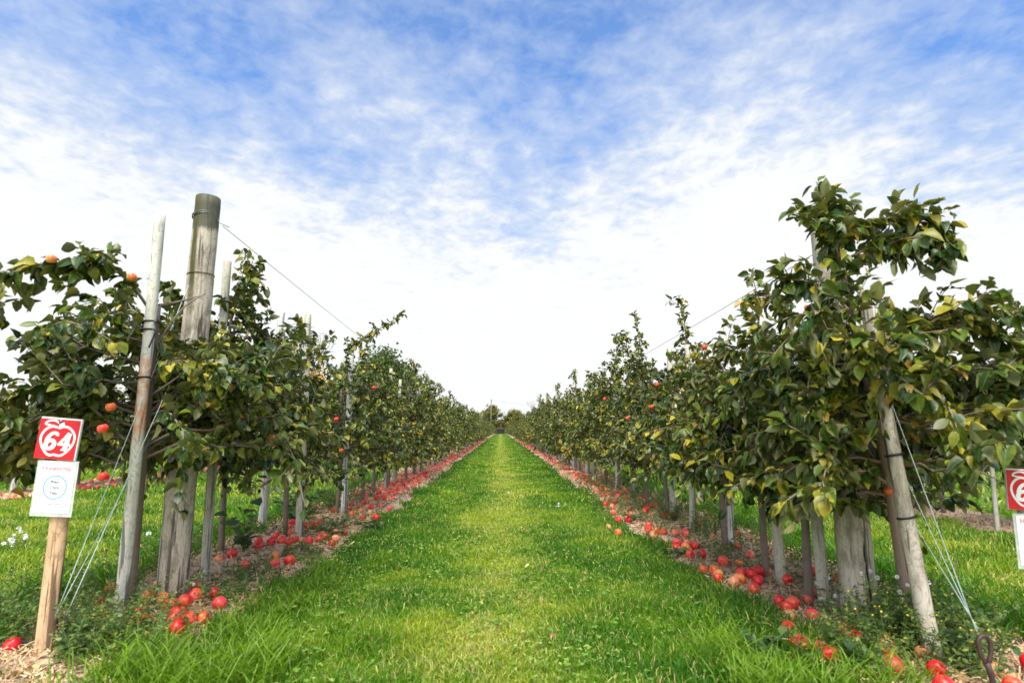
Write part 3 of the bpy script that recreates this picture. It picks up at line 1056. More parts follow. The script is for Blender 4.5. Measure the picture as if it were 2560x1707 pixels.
# right row
R0 = (2.17, 3.13, 0)
custom(R0, 'apple tree tied to the leaning right pole, its top arching over to the right', GR, 311,
       apples=[((2.02, 3.0, 0.79), 'orange')], bark=M_BARKRED, base_r=0.041,
       trunk_pts=loc_of(R0, [(2.17, 3.13, -0.05), (2.08, 3.05, 0.6), (1.97, 2.95, 1.1), (1.83, 2.88, 1.68)]),
       clear=CLEAR_R, zmin=0.70, nlat=33, reach=0.70, top=1.62, zlow=0.74, leader=None, dens=1.2, thin_top=0.42, leaf=0.074,
       boughs=[(loc_of(R0, [(1.85, 2.88, 1.6), (1.80, 2.86, 1.95), (1.72, 2.85, 2.18), (1.74, 2.85, 2.30)]), 1.4, 17, 0.18),
               (loc_of(R0, [(1.84, 2.86, 1.68), (1.68, 2.84, 1.84), (1.52, 2.86, 1.88)]), 1.2, 8, 0.12),
               (loc_of(R0, [(1.80, 2.86, 1.98), (1.95, 2.84, 2.05), (2.08, 2.8, 2.04)]), 1.4, 12, 0.13),
               (loc_of(R0, [(1.74, 2.85, 2.14), (1.94, 2.8, 2.19), (2.12, 2.75, 2.17), (2.22, 2.72, 2.09), (2.19, 2.68, 1.97)]), 1.8, 20, 0.12),
               (loc_of(R0, [(1.86, 2.9, 1.55), (2.0, 2.9, 1.67), (2.24, 2.8, 1.66), (2.44, 2.7, 1.55), (2.56, 2.62, 1.40)]), 1.4, 14, 0.2),
               (loc_of(R0, [(1.92, 2.9, 1.3), (2.08, 2.85, 1.52), (2.14, 2.8, 1.74)]), 0.9, 2, 0.07),
               (loc_of(R0, [(1.98, 2.95, 1.1), (2.25, 2.85, 1.25), (2.5, 2.75, 1.15), (2.7, 2.7, 0.95)]), 1.3, 13, 0.22),
               (loc_of(R0, [(2.0, 3.0, 0.9), (2.25, 2.9, 0.95), (2.5, 2.85, 0.85)]), 1.2, 12, 0.2),
               (loc_of(R0, [(1.95, 2.95, 1.15), (1.75, 2.85, 1.3), (1.55, 2.85, 1.25)]), 1.1, 9, 0.18)])
R1 = (1.95, 3.76, 0)
custom(R1, 'bushy apple tree behind the thick right end post, yellowish leaves on the alley side', GR, 312,
       apples=[((1.83, 4.0, 1.70), 'bright red'), ((2.15, 3.85, 1.95), 'orange')], clear=CLEAR_R[1:], zmin=0.64, zlow=0.72, nlat=29, reach=0.68, top=1.62, leader=(-0.05, 0, 0.12), yellow=0.05, dens=1.05,
       boughs=[(loc_of(R1, [(1.97, 3.76, 1.58), (1.98, 3.76, 1.85), (1.85, 3.76, 2.0), (1.72, 3.76, 2.0)]), 1.3, 8, 0.13)])
custom((1.96, 4.36, 0), 'apple tree with yellow-green leaves at the second right stake from the thick post', GR, 313,
       apples=[((1.65, 4.5, 1.33), 'bright red'), ((1.52, 4.4, 1.1), 'pinkish red')], nlat=24, reach=0.70, top=1.55, leader=(-0.05, 0, 0.15), yellow=0.06)
R2 = (2.06, 5.38, 0)
custom(R2, 'apple tree with a red apple beside its pale stake top', GR, 314, apples=[((1.86, 5.1, 1.85), 'bright red'), ((1.72, 5.3, 1.32), 'pinkish red')],
       nlat=20, zlat=1.3, reach=0.72, thin_top=0.72, top=1.62, leader=(-0.12, 0, 0.15), yellow=0.06)
custom((2.10, 6.35, 0), 'apple tree with a slim pointed top rising above its neighbours', GR, 315,
       apples=[((1.62, 6.1, 1.35), 'bright red'), ((1.66, 6.0, 1.58), 'bright red')], nlat=20, zlat=1.3, reach=0.70, thin_top=0.75, top=2.0, leader=(-0.05, 0, 0.62), yellow=0.05)
custom((2.15, 7.40, 0), 'apple tree by the third right stake, full to the ground with dark leaves', GR, 316, apples=[((1.6, 7.2, 1.25), 'bright red')],
       nlat=21, zlat=1.3, reach=0.72, thin_top=0.72, top=1.7, leader=(-0.08, 0, 0.12))
R5 = (2.12, 8.40, 0)
custom(R5, 'tall spired apple tree in the right row, two leafy shoots at the top', GR, 317, apples=[((1.5, 8.2, 1.55), 'bright red')],
       nlat=21, zlat=1.3, reach=0.70, thin_top=0.78, top=2.1, leader=(-0.1, 0, 0.75),
       boughs=[(loc_of(R5, [(2.1, 8.4, 1.9), (1.9, 8.35, 2.25), (1.85, 8.3, 2.55)]), 1.1, 5, 0.12)])

PROTO = []
for k in range(8):
    rr = random.Random(600 + k)
    tm, cm, hang = apple_tree_data(400 + k, top=1.78 + 0.22 * rr.random(), nlat=23 + k % 4, reach=0.66 + 0.12 * rr.random(), zlow=0.56, zmin=0.44,
                                   leader=(rr.uniform(-.15, .15), rr.uniform(-.1, .1), rr.uniform(.22, .62)), yellow=(k % 4) * 0.02, thin_top=0.62, leaf=0.074, dens=1.05)
    tm.materials.append(M_BARK)
    cm.materials.append(M_LEAF)
    PROTO.append((tm, cm, hang))
ORD = ['', 'first', 'second', 'third', 'fourth', 'fifth', 'sixth', 'seventh', 'eighth', 'ninth', 'tenth', 'eleventh', 'twelfth', 'thirteenth', 'fourteenth',
       'fifteenth', 'sixteenth', 'seventeenth', 'eighteenth', 'nineteenth', 'twentieth']


def row_trees(side, x, ys, n0, label_fn, group):
    rr = random.Random(hash(side) % 1000 if False else {'left': 1, 'right': 2, 'farleft': 3, 'farright': 4}[side])
    last = -1
    for i, y in enumerate(ys):
        k = rr.randrange(8)
        if k == last:
            k = (k + 3) % 8
        last = k
        tm, cm, hang = PROTO[k]
        s = rr.uniform(0.86, 1.13) * (0.97 if side == 'left' and y < 14 else 1.0)
        loc = (x + rr.uniform(-.08, .08), y + rr.uniform(-.12, .12), 0)
        ap = []
        if y < 45:
            for _ in range(rr.choice((0, 0, 1, 1, 2)) + (2 if side == 'farleft' else 0)):
                ap.append((tuple(hang[rr.randrange(len(hang))]), rr.choice(REDS), 1.0))
        t = make_tree('apple_tree', loc, rr.uniform(0, 6.28), tm, cm, label_fn(i, n0 + i, y), group, None, ap)
        t.scale = (s, s, s * rr.uniform(0.95, 1.06))


def lab(side):
    def f(i, n, y):
        if n <= 20:
            return f'{ORD[n]} apple tree from the near end of the row {side} of the grass alley'
        if y < YROW1:
            return f'apple tree in the leafy wall {side} of the alley, short of the cross lane'
        return f'small distant apple tree {side} of the alley, beyond the cross lane'
    return f


row_trees('left', ROWS['left'], np.concatenate([[8.95, 10.25, 11.4], np.arange(12.55, YROW1 - 0.3, 1.22)]), 6, lab('left'), GL)
row_trees('right', ROWS['right'] + 0.03, np.concatenate([[9.35, 10.4], np.arange(11.55, YROW1 - 0.3, 1.22)]), 8, lab('right'), GR)
row_trees('left', ROWS['left'], np.arange(YROW2 + 0.5, YROW3, 2.6), 100, lab('left'), GL)
row_trees('right', ROWS['right'], np.arange(YROW2 + 0.5, YROW3, 2.6), 100, lab('right'), GR)


def lab_far(side):
    def f(i, n, y):
        if n <= 20:
            return f'{ORD[n]} apple tree of the next row over, {side} of the main rows'
        return f'apple tree deep in the next row over, {side} of the main rows'
    return f


row_trees('farleft', ROWS['farleft'], np.arange(10.2, 34, 1.3), 1, lab_far('left'), 'apple trees of the next row over on the left')
row_trees('farright', ROWS['farright'], np.concatenate([[4.9], np.arange(6.2, 24, 1.3)]), 1, lab_far('right'), 'apple trees of the next row over on the right')


row_trees('farleft', -12.6, np.arange(9.0, 34, 1.7), 50, lambda i, n, y: 'apple tree two rows over on the left, seen under the nearer crowns', 'apple trees two rows over on the left')
row_trees('farright', 9.9, np.arange(6.0, 28, 1.6), 50, lambda i, n, y: 'apple tree two rows over on the right, seen under the nearer crowns', 'apple trees two rows over on the right')


# ------------------------------------------------------------------ posts, poles and stakes
def pole_mesh(name, base, top, r0, r1, sides=20, n=26, seed=0, wob=0.012, cutdown=False, flat=0.0):
    r = np.random.default_rng(seed)
    base, top = np.array(base, float), np.array(top, float)
    ax = top - base
    L = np.linalg.norm(ax)
    ph = r.random(4) * 6.28
    V = []
    for i in range(n):
        t = i / (n - 1)
        rad = r0 + (r1 - r0) * t
        for k in range(sides):
            a = 2 * np.pi * k / sides
            rr = rad * (1 + 0.025 * math.sin(2 * a + ph[0] + 1.5 * t) + 0.018 * math.sin(3 * a + ph[1] - 3 * t) + wob * r.standard_normal())
            sx = 0.012 * math.sin(3.0 * t + ph[2]) * L * 0.3
            V.append(np.array([rr * math.cos(a) + sx, rr * math.sin(a) * (1 - flat), 0]) + ax * t)
    # slightly rounded end
    for k in range(sides):
        a = 2 * np.pi * k / sides
        V.append(np.array([r1 * 0.86 * math.cos(a), r1 * 0.86 * math.sin(a) * (1 - flat), 0.006]) + ax)
    V.append(ax + np.array([0, 0, 0.009]))
    V = np.array(V)
    F4 = []
    for i in range(n):
        for k in range(sides):
            k2 = (k + 1) % sides
            F4.append((i * sides + k, i * sides + k2, (i + 1) * sides + k2, (i + 1) * sides + k))
    c = len(V) - 1
    F3 = [(n * sides + k, n * sides + (k + 1) % sides, c) for k in range(sides)]
    return mesh_np(name, V, [np.array(F4), np.array(F3)])


def pole(name, base, top, r0, r1, mat, label, cat, group=None, seed=0, **kw):
    b = (base[0], base[1], base[2] - 0.06)
    o = link_mesh(name, pole_mesh(name, b, top, r0, r1, seed=seed, **kw), mat)
    o.location = b
    return tag(o, label, cat, group)


def ring_on(parent, frac, base, top, rad, mat, name='tie', thick=0.006, tilt=0.0, tail=None, turns=1):
    b, t = np.array((base[0], base[1], base[2] - 0.06)), np.array(top)
    c = (t - b) * frac
    g = Geo()
    m = 26 * turns
    th = np.linspace(0, 2 * np.pi * turns, m + 1)
    pts = np.stack([c[0] + rad * np.cos(th), c[1] + rad * np.sin(th), c[2] + tilt * np.cos(th + 0.7) + 0.012 * th / 6.28 * (turns > 1)], 1)
    g.tube(pts, thick, 6, True)
    if tail is not None:
        q = catmull([pts[0]] + [pts[0] + np.array(p) for p in tail], 8)
        g.tube(q, thick * 0.8, 5, True)
    o = g.build(name, mat, parent)
    return o


PL_B, PL_T = (-2.09, 3.88, 0), (-2.05, 3.80, 2.70)
postL = pole('end_post', PL_B, PL_T, 0.089, 0.079, M_POST_L, 'thick weathered end post on the left, dark wet-looking top wrapped with wire', 'post', None, 11, sides=28, n=44)
ring_on(postL, 0.945, PL_B, PL_T, 0.082, M_STEEL, 'wire_wrap', 0.0035, 0.012, [(0.04, -0.05, -0.05), (0.10, -0.03, -0.08)], 2)
ring_on(postL, 0.80, PL_B, PL_T, 0.0835, M_IRON, 'wire_wrap', 0.0028, 0.004)
g = Geo(); g.box((0.03, -0.098, 1.80), (0.035, 0.008, 0.014)); g.build('blue_clip', M_BLUE, postL)

PR_B, PR_T = (2.02, 3.36, 0), (1.99, 3.30, 2.33)
postR = pole('end_post', PR_B, PR_T, 0.093, 0.074, M_POST_R, 'thick split end post on the right, mostly hidden behind leaves', 'post', None, 12, sides=28, n=40)
ring_on(postR, 0.93, PR_B, PR_T, 0.078, M_STEEL, 'wire_wrap', 0.003, 0.01, [(-0.05, -0.02, -0.01), (-0.10, 0.05, 0.0)], 2)
# the long drying crack down its face
g = Geo()
ck = [(0.012 + 0.008 * math.sin(k * 0.9), -0.0965 + 0.0002 * k, 0.10 + 0.075 * k) for k in range(11)]
g.tube(ck, [0.001, .004, .006, .007, .0075, .007, .006, .006, .005, .003, .001], 5)
g.build('crack', M_DARK, postR)

PPL_B, PPL_T = (-2.17, 3.50, 0), (-2.06, 3.30, 2.38)
poleL = pole('leaning_pole', PPL_B, PPL_T, 0.034, 0.028, M_POLE_L, 'pale leaning pole with an orange rust stain beside the thick left post', 'pole', None, 13, sides=18, n=40)
for f, tail in ((0.735, [(0.03, -0.03, -0.06), (0.0, -0.03, -0.16)]), (0.715, None), (0.60, None)):
    ring_on(poleL, f, PPL_B, PPL_T, 0.033, M_RUBBER, 'tie', 0.006, 0.006, tail)
PPR_B, PPR_T = (2.05, 2.82, 0), (1.85, 2.80, 1.80)
poleR = pole('leaning_pole', PPR_B, PPR_T, 0.043, 0.027, M_POLE_R, 'pale leaning pole tied to the tree in front of the thick right post', 'pole', None, 14, sides=18, n=40)
for f in (0.72, 0.56, 0.40):
    ring_on(poleR, f, PPR_B, PPR_T, 0.039, M_RUBBER, 'tie', 0.006, 0.008)

GS = 'wooden tree stakes along the rows'


def stake(x, y, h, lean, r, mat, label, seed, group=GS, ties=1):
    b, t = (x, y, 0), (x + lean[0], y + lean[1], h)
    o = pole('tree_stake', b, t, r, r * 0.84, mat, label, 'stake', group, seed, sides=14, n=20)
    if ties:
        ring_on(o, 0.87, b, t, r * 1.02, M_RUBBER, 'tie', 0.006, 0.004)
    return o


stake(-2.10, 4.31, 2.38, (-0.01, -0.05), 0.033, M_STAKE, 'greenish stake directly behind the thick left end post', 31)
stake(-2.56, 6.36, 2.40, (0.10, -0.05), 0.042, M_STAKEW, 'whitish leaning stake behind a dark leafy weed in the left row', 32)
stake(-2.00, 5.93, 2.30, (-0.03, -0.05), 0.041, M_STAKE, 'grey stake with a pile of apples at its foot in the left row', 33)
stake(-2.00, 7.50, 2.16, (0.03, 0), 0.038, M_STAKEW, 'pale stake under the long slanting shoot in the left row', 34)
stake(2.00, 3.66, 1.75, (-0.05, 0), 0.036, M_STAKE, 'short stake just behind the thick right end post', 35)
stake(1.99, 4.18, 1.8, (-0.05, 0), 0.037, M_STAKE, 'pale stake on the straw, second behind the thick right post', 36)
stake(2.10, 5.40, 2.10, (0.06, 0), 0.040, M_STAKEW, 'stake whose pale top shows beside a red apple in the right row', 37)
stake(2.17, 7.32, 2.15, (0.03, 0), 0.042, M_STAKE, 'sturdy grey stake with grass behind it in the right row', 38)
stake(2.06, 6.30, 2.05, (0.05, 0), 0.034, M_STAKE, 'thin stake between two bushy trees in the right row', 39)
k = 0
for side, x0, first in (('left', -2.04, 10.3), ('right', 2.09, 9.27)):
    y = first
    n = 0
    rr = random.Random(5 if side == 'left' else 6)
    while y < 34:
        n += 1
        thick = n % 5 == 0
        lb = (f'{ORD[n]} stake along the row {side} of the alley past the near ones' if n <= 20
              else f'thin far stake glimpsed under the leaves of the row {side} of the alley')
        stake(x0 + rr.uniform(-.05, .05), y, rr.uniform(1.95, 2.3), (rr.uniform(-.05, .05), rr.uniform(-.05, .05)), 0.055 if thick else rr.uniform(.03, .04),
              rr.choice((M_STAKE, M_STAKEW, M_STAKE)), lb, 60 + k, ties=y < 16)
        k += 1
        y += 1.22
for i, (x, y, h, lean) in enumerate(((-8.27, 10.05, 2.45, (0.15, 0)), (-8.45, 10.9, 2.3, (0.0, 0)))):
    stake(x, y, h, lean, 0.045, M_STAKEW, ('pale stake with red apples round its top in the next row on the left', 'shorter pale stake just beyond in the next row on the left')[i], 130 + i, ties=0)
stake(5.27, 6.15, 0.95, (0.03, 0), 0.026, M_STAKE, 'short stake beyond the grass, beneath the neighbouring right row', 140, ties=0)


# ------------------------------------------------------------------ wires
def wire(name, pts, rad, mat, label, cat, group=None):
    o = empty(name, pts[0])
    bpy.data.objects.remove(o)
    g = Geo()
    p = np.array(pts, float) - np.array(pts[0], float)
    g.tube(p, rad, 5, True)
    o = g.build(name, mat)
    o.location = pts[0]
    return tag(o, label, cat, group)


def sag(a, b, s, n=12):
    a, b = np.array(a, float), np.array(b, float)
    return [tuple(a + (b - a) * t + np.array([0, 0, -4 * s * t * (1 - t)])) for t in np.linspace(0, 1, n)]


wire('trellis_wire', sag((-1.96, 3.86, 2.52), (-2.02, 15.2, 2.30), 0.05) + sag((-2.02, 15.2, 2.30), (-2.04, 30, 2.3), 0.05)[1:], 0.0022, M_STEEL,
     'thin trellis wire running away from the thick left post top', 'wire')
wire('trellis_wire', sag((1.92, 3.32, 2.17), (2.04, 14.15, 2.13), 0.03) + sag((2.04, 14.15, 2.13), (2.06, 30, 2.12), 0.05)[1:], 0.0022, M_STEEL,
     'thin trellis wire running away from the thick right post top', 'wire')
wire('trellis_wire', sag((1.96, 3.40, 1.66), (2.06, 15.2, 1.86), 0.03), 0.0020, M_STEEL, 'lower trellis wire glimpsed between treetops of the right row', 'wire')
AL = (-2.12, 2.92, 0.23)
wire('guy_wire', sag(AL, (-2.07, 3.70, 2.05), 0.0), 0.0021, M_GUY, 'guy wire from the ground up to the blue clip on the left post', 'wire', None)
wire('guy_wire', sag((AL[0] + 0.05, AL[1], AL[2]), (-2.02, 3.72, 1.75), 0.0), 0.0021, M_GUY, 'guy wire nearest the leaning left pole, steeper of the pair', 'wire', None)
wire('guy_wire', sag((AL[0] - 0.01, AL[1] + 0.02, AL[2]), (-2.12, 3.75, 1.35), 0.0), 0.0017, M_GUY, 'short guy wire on the side towards the 64 sign', 'wire', None)
AR = (1.885, 2.36, 0.315)
wire('guy_wire', sag(AR, (1.99, 3.22, 2.15), 0.0), 0.0017, M_GUY, 'guy wire nearest the right end post, from iron loop to post top', 'wire', None)
wire('guy_wire', sag((AR[0] + 0.004, AR[1], AR[2]), (2.03, 3.26, 1.55), 0.0), 0.0017, M_GUY, 'middle guy wire rising from the iron loop', 'wire', None)
wire('guy_wire', sag((AR[0] + 0.016, AR[1] + 0.01, AR[2] + 0.005), (2.05, 3.28, 1.12), 0.0), 0.0017, M_GUY, 'lowest guy wire from the iron loop, nearest the grass', 'wire', None)


def anchor(base, h, label):
    o = empty('ground_anchor', base)
    tag(o, label, 'anchor')
    g = Geo()
    g.tube([(0.05, 0, -0.25), (0.03, 0, 0.0), (0.012, 0, h * 0.5), (0, 0, h * 0.62)], [0.011, 0.011, 0.0115, 0.012], 10)
    g.build('rod', M_IRON, o)
    g = Geo()
    c = h * 0.82
    pts = [(0, 0, h * 0.60), (-0.019, 0, h * 0.70)]
    for a in np.linspace(math.pi * 1.08, -0.08 * math.pi, 14):
        pts.append((0.025 * math.cos(a), 0.0, c + 0.033 * math.sin(a)))
    pts += [(0.022, 0, h * 0.72), (0.005, 0, h * 0.60)]
    g.tube(catmull(pts, 40), 0.0085, 8)
    g.build('loop', M_IRON, o)
    return o


anchor((1.91, 2.36, 0), 0.325, 'rusty iron anchor loop holding the right guy wires')
anchor((-2.09, 2.92, 0), 0.235, 'dark iron anchor among weeds holding the left guy wires')

# irrigation hose
hp = catmull([(-3.2, 2.95, 0.05), (-2.55, 3.0, 0.06), (-2.15, 3.35, 0.04), (-1.98, 4.1, 0.04), (-1.89, 4.72, 0.045), (-1.79, 6.04, 0.05), (-1.66, 7.6, 0.05), (-1.60, 9.38, 0.05),
              (-1.66, 12, 0.05), (-1.70, 16.3, 0.05), (-1.68, 22, 0.05), (-1.72, 30, 0.05)], 90)
g = Geo(); g.tube(hp, 0.0095, 8)
tag(g.build('irrigation_hose', M_HOSE), 'dark irrigation hose lying along the straw of the left row', 'hose')


# ------------------------------------------------------------------ signs
def text_mesh(txt, size, name):
    cu = bpy.data.curves.new(name, 'FONT')
    cu.body = txt
    cu.size = size
    cu.align_x = 'CENTER'
    cu.align_y = 'CENTER'
    cu.extrude = 0.0004
    cu.offset = 0.0006
    o = bpy.data.objects.new(name, cu)
    COL.objects.link(o)
    dg = bpy.context.evaluated_depsgraph_get()
    dg.update()
    me = bpy.data.meshes.new_from_object(o.evaluated_get(dg))
    bpy.data.objects.remove(o)
    me.name = name
    return me


def digit(g, ch, cx, cz, h, y0, t):
    sl = 0.16

    def S(pts):
        return [(cx + (x + sl * (z - 0.5)) * h, cz + (z - 0.5) * h) for x, z in pts]
    if ch == '6':
        g.ribbon(S(catmull([(0.26, 0.79), (0.24, 0.90), (0.08, 0.94), (-0.10, 0.86), (-0.22, 0.65), (-0.245, 0.45)], 20)),
                 np.interp(np.linspace(0, 1, 20), [0, .2, .5, 1], [.17 * h, .16 * h, .18 * h, .22 * h]), y0 - 0.0012, t)
        th = np.linspace(0, 2 * np.pi, 28, endpoint=False)
        g.ribbon(S([(0.0 + 0.235 * math.cos(a), 0.285 + 0.235 * math.sin(a)) for a in th]), 0.19 * h + 0.05 * h * np.abs(np.cos(th)), y0, t, True)
    if ch == '4':
        g.ribbon(S([(0.10, 0.98), (-0.05, 0.68), (-0.27, 0.36)]), [0.17 * h, 0.15 * h, 0.12 * h], y0, t)
        g.ribbon(S([(-0.34, 0.33), (0.38, 0.33)]), 0.14 * h, y0 - 0.0003, t)
        g.ribbon(S([(0.14, 0.98), (0.14, 0.03)]), 0.25 * h, y0 - 0.0006, t)
        g.ribbon(S([(-0.05, 0.03), (0.34, 0.03)]), 0.10 * h, y0 - 0.0009, t)
    if ch == '3':
        g.ribbon(S(catmull([(-0.25, 0.80), (-0.12, 0.93), (0.10, 0.92), (0.20, 0.76), (0.10, 0.58), (-0.06, 0.54)], 18)), 0.18 * h, y0, t)
        g.ribbon(S(catmull([(-0.06, 0.54), (0.16, 0.50), (0.25, 0.28), (0.10, 0.07), (-0.12, 0.06), (-0.27, 0.22)], 18)), 0.19 * h, y0 - 0.0003, t)


def sign(loc, h_plate, h_card, text, rot_plate, rot_card, label, mat, xoff=(0.0, 0.0), yaw=0.0):
    """wooden stake with a red plate over a white card in a clear sleeve; plate and card face the viewer's side (-y)"""
    o = empty('row_sign', loc, yaw)
    tag(o, label, 'sign')
    me = pole_mesh('post', (0, 0, -0.06), (0.01, 0, h_plate + 0.05), 0.044, 0.042, sides=16, n=24, seed=77, wob=0.006, flat=0.35)
    p = link_mesh('post', me, mat, o)
    p.location = (0, 0, -0.06)
    S = 0.205
    # plate: white foam board with a red face
    pl = empty('plate', (xoff[0], -0.046, h_plate)); pl.parent = o; pl.rotation_euler = (0, R(rot_plate), 0)
    bpy.data.objects.remove(pl)
    g = Geo(); g.box((0, 0, 0), (S, 0.012, S))
    pl = g.build('plate', M_WHITE, o, False)
    pl.location = (xoff[0], -0.046, h_plate)
    pl.rotation_euler = (0, R(rot_plate), 0)
    g = Geo(); g.box((-0.002, -0.0075, -0.003), (S - 0.007, 0.003, S - 0.008))
    g.build('red_face', M_RED, pl, False)
    y0 = -0.0092
    g = Geo()
    # apple outline
    pts = [(0.000, 0.052), (0.022, 0.061), (0.052, 0.054), (0.079, 0.026), (0.083, -0.012), (0.064, -0.052), (0.036, -0.079), (0.014, -0.083), (-0.004, -0.079),
           (-0.024, -0.084), (-0.050, -0.070), (-0.076, -0.034), (-0.084, 0.006), (-0.066, 0.042), (-0.036, 0.058), (-0.012, 0.055)]
    q = catmull([(a, b) for a, b in pts], 60)
    g.ribbon(q, 0.0105, y0, 0.0012)
    # leaf
    lf = catmull([(-0.006, 0.078), (-0.030, 0.088), (-0.058, 0.084), (-0.074, 0.070), (-0.058, 0.064), (-0.030, 0.060), (-0.010, 0.054)], 30)
    g.ribbon(lf, 0.0085, y0 - 0.0004, 0.0012)
    # stem
    g.ribbon(catmull([(-0.002, 0.048), (0.004, 0.066), (0.022, 0.074)], 8), [0.008, .010, .012, .014, .016, .017, .018, .018], y0 - 0.0008, 0.0012)
    digit(g, text[0], -0.030, -0.012, 0.088, y0 - 0.0002, 0.0014)
    digit(g, text[1], 0.038, -0.012, 0.088, y0 - 0.0002, 0.0014)
    g.build('emblem', M_WHITE, pl, False)
    g = Geo(); g.tube([(0.0, -0.009, 0.086), (0.0, -0.015, 0.086)], 0.0085, 12)
    g.build('nail', M_PIN, pl)
    # card in its sleeve
    g = Geo(); g.box((0, 0, 0), (0.205, 0.0012, 0.27))
    sl = g.build('sleeve', M_SLEEVE, o, False)
    sl.location = (xoff[1], -0.050, h_card)
    sl.rotation_euler = (0, R(rot_card), 0)
    g = Geo(); g.box((0, -0.002, 0.004), (0.180, 0.0016, 0.245))
    cd = g.build('card', M_CARD, sl, False)
    g = Geo()
    th = np.linspace(0, 2 * np.pi, 48, endpoint=False)
    g.ribbon([(0.003 + 0.056 * math.cos(a), 0.006 + 0.056 * math.sin(a)) for a in th], 0.0062, -0.0030, 0.0005, True)
    g.build('ring', M_BLUE, sl, False)
    for txt, sz, z, mt in (('Honeycrisp', 0.0315, 0.098, M_PINK), ('Price', 0.021, 0.032, M_GREY), ('Level', 0.021, 0.005, M_GREY), ('Two', 0.021, -0.022, M_GREY)):
        me = text_mesh(txt, sz, 'lettering')
        lo = link_mesh('lettering', me, mt, sl)
        lo.location = (0.0, -0.0034, z)
        lo.rotation_euler = (R(90), 0, 0)
    g = Geo()
    x = -0.070
    for L in (0.024, 0.010, 0.024, 0.062):
        g.box((x + L / 2, -0.0030, -0.075), (L, 0.0006, 0.0035))
        x += L + 0.007
    g.build('small_print', M_GREY, sl, False)
    return o


def sleeve_mat():
    m, t = new_mat('clear_sleeve')
    p = t.n('ShaderNodeBsdfPrincipled')
    p.inputs['Base Color'].default_value = (0.82, 0.90, 0.86, 1)
    p.inputs['Roughness'].default_value = 0.15
    tr = t.n('ShaderNodeBsdfTransparent')
    ms = t.n('ShaderNodeMixShader')
    n = t.noise(t.n('ShaderNodeTexCoord').outputs['Object'], 20, 3)
    t.link(t.remap(n, 0.3, 0.7, 0.55, 0.75), ms.inputs[0])
    t.link(p.outputs[0], ms.inputs[1])
    t.link(tr.outputs[0], ms.inputs[2])
    finish(t, ms.outputs[0])
    return m


M_SLEEVE = sleeve_mat()
sign((-2.22, 3.0, 0), 1.06, 0.815, '64', 4.5, 2.0, 'red 64 sign above a white price card on a new wooden stake', M_LUMBER, (-0.01, 0.0))
sign((2.72, 2.99, 0), 0.80, 0.545, '63', 3.0, 1.0, 'red sign numbered in the sixties by the right edge, cut off by the frame', M_STAKE, (-0.01, 0.0), R(-6))


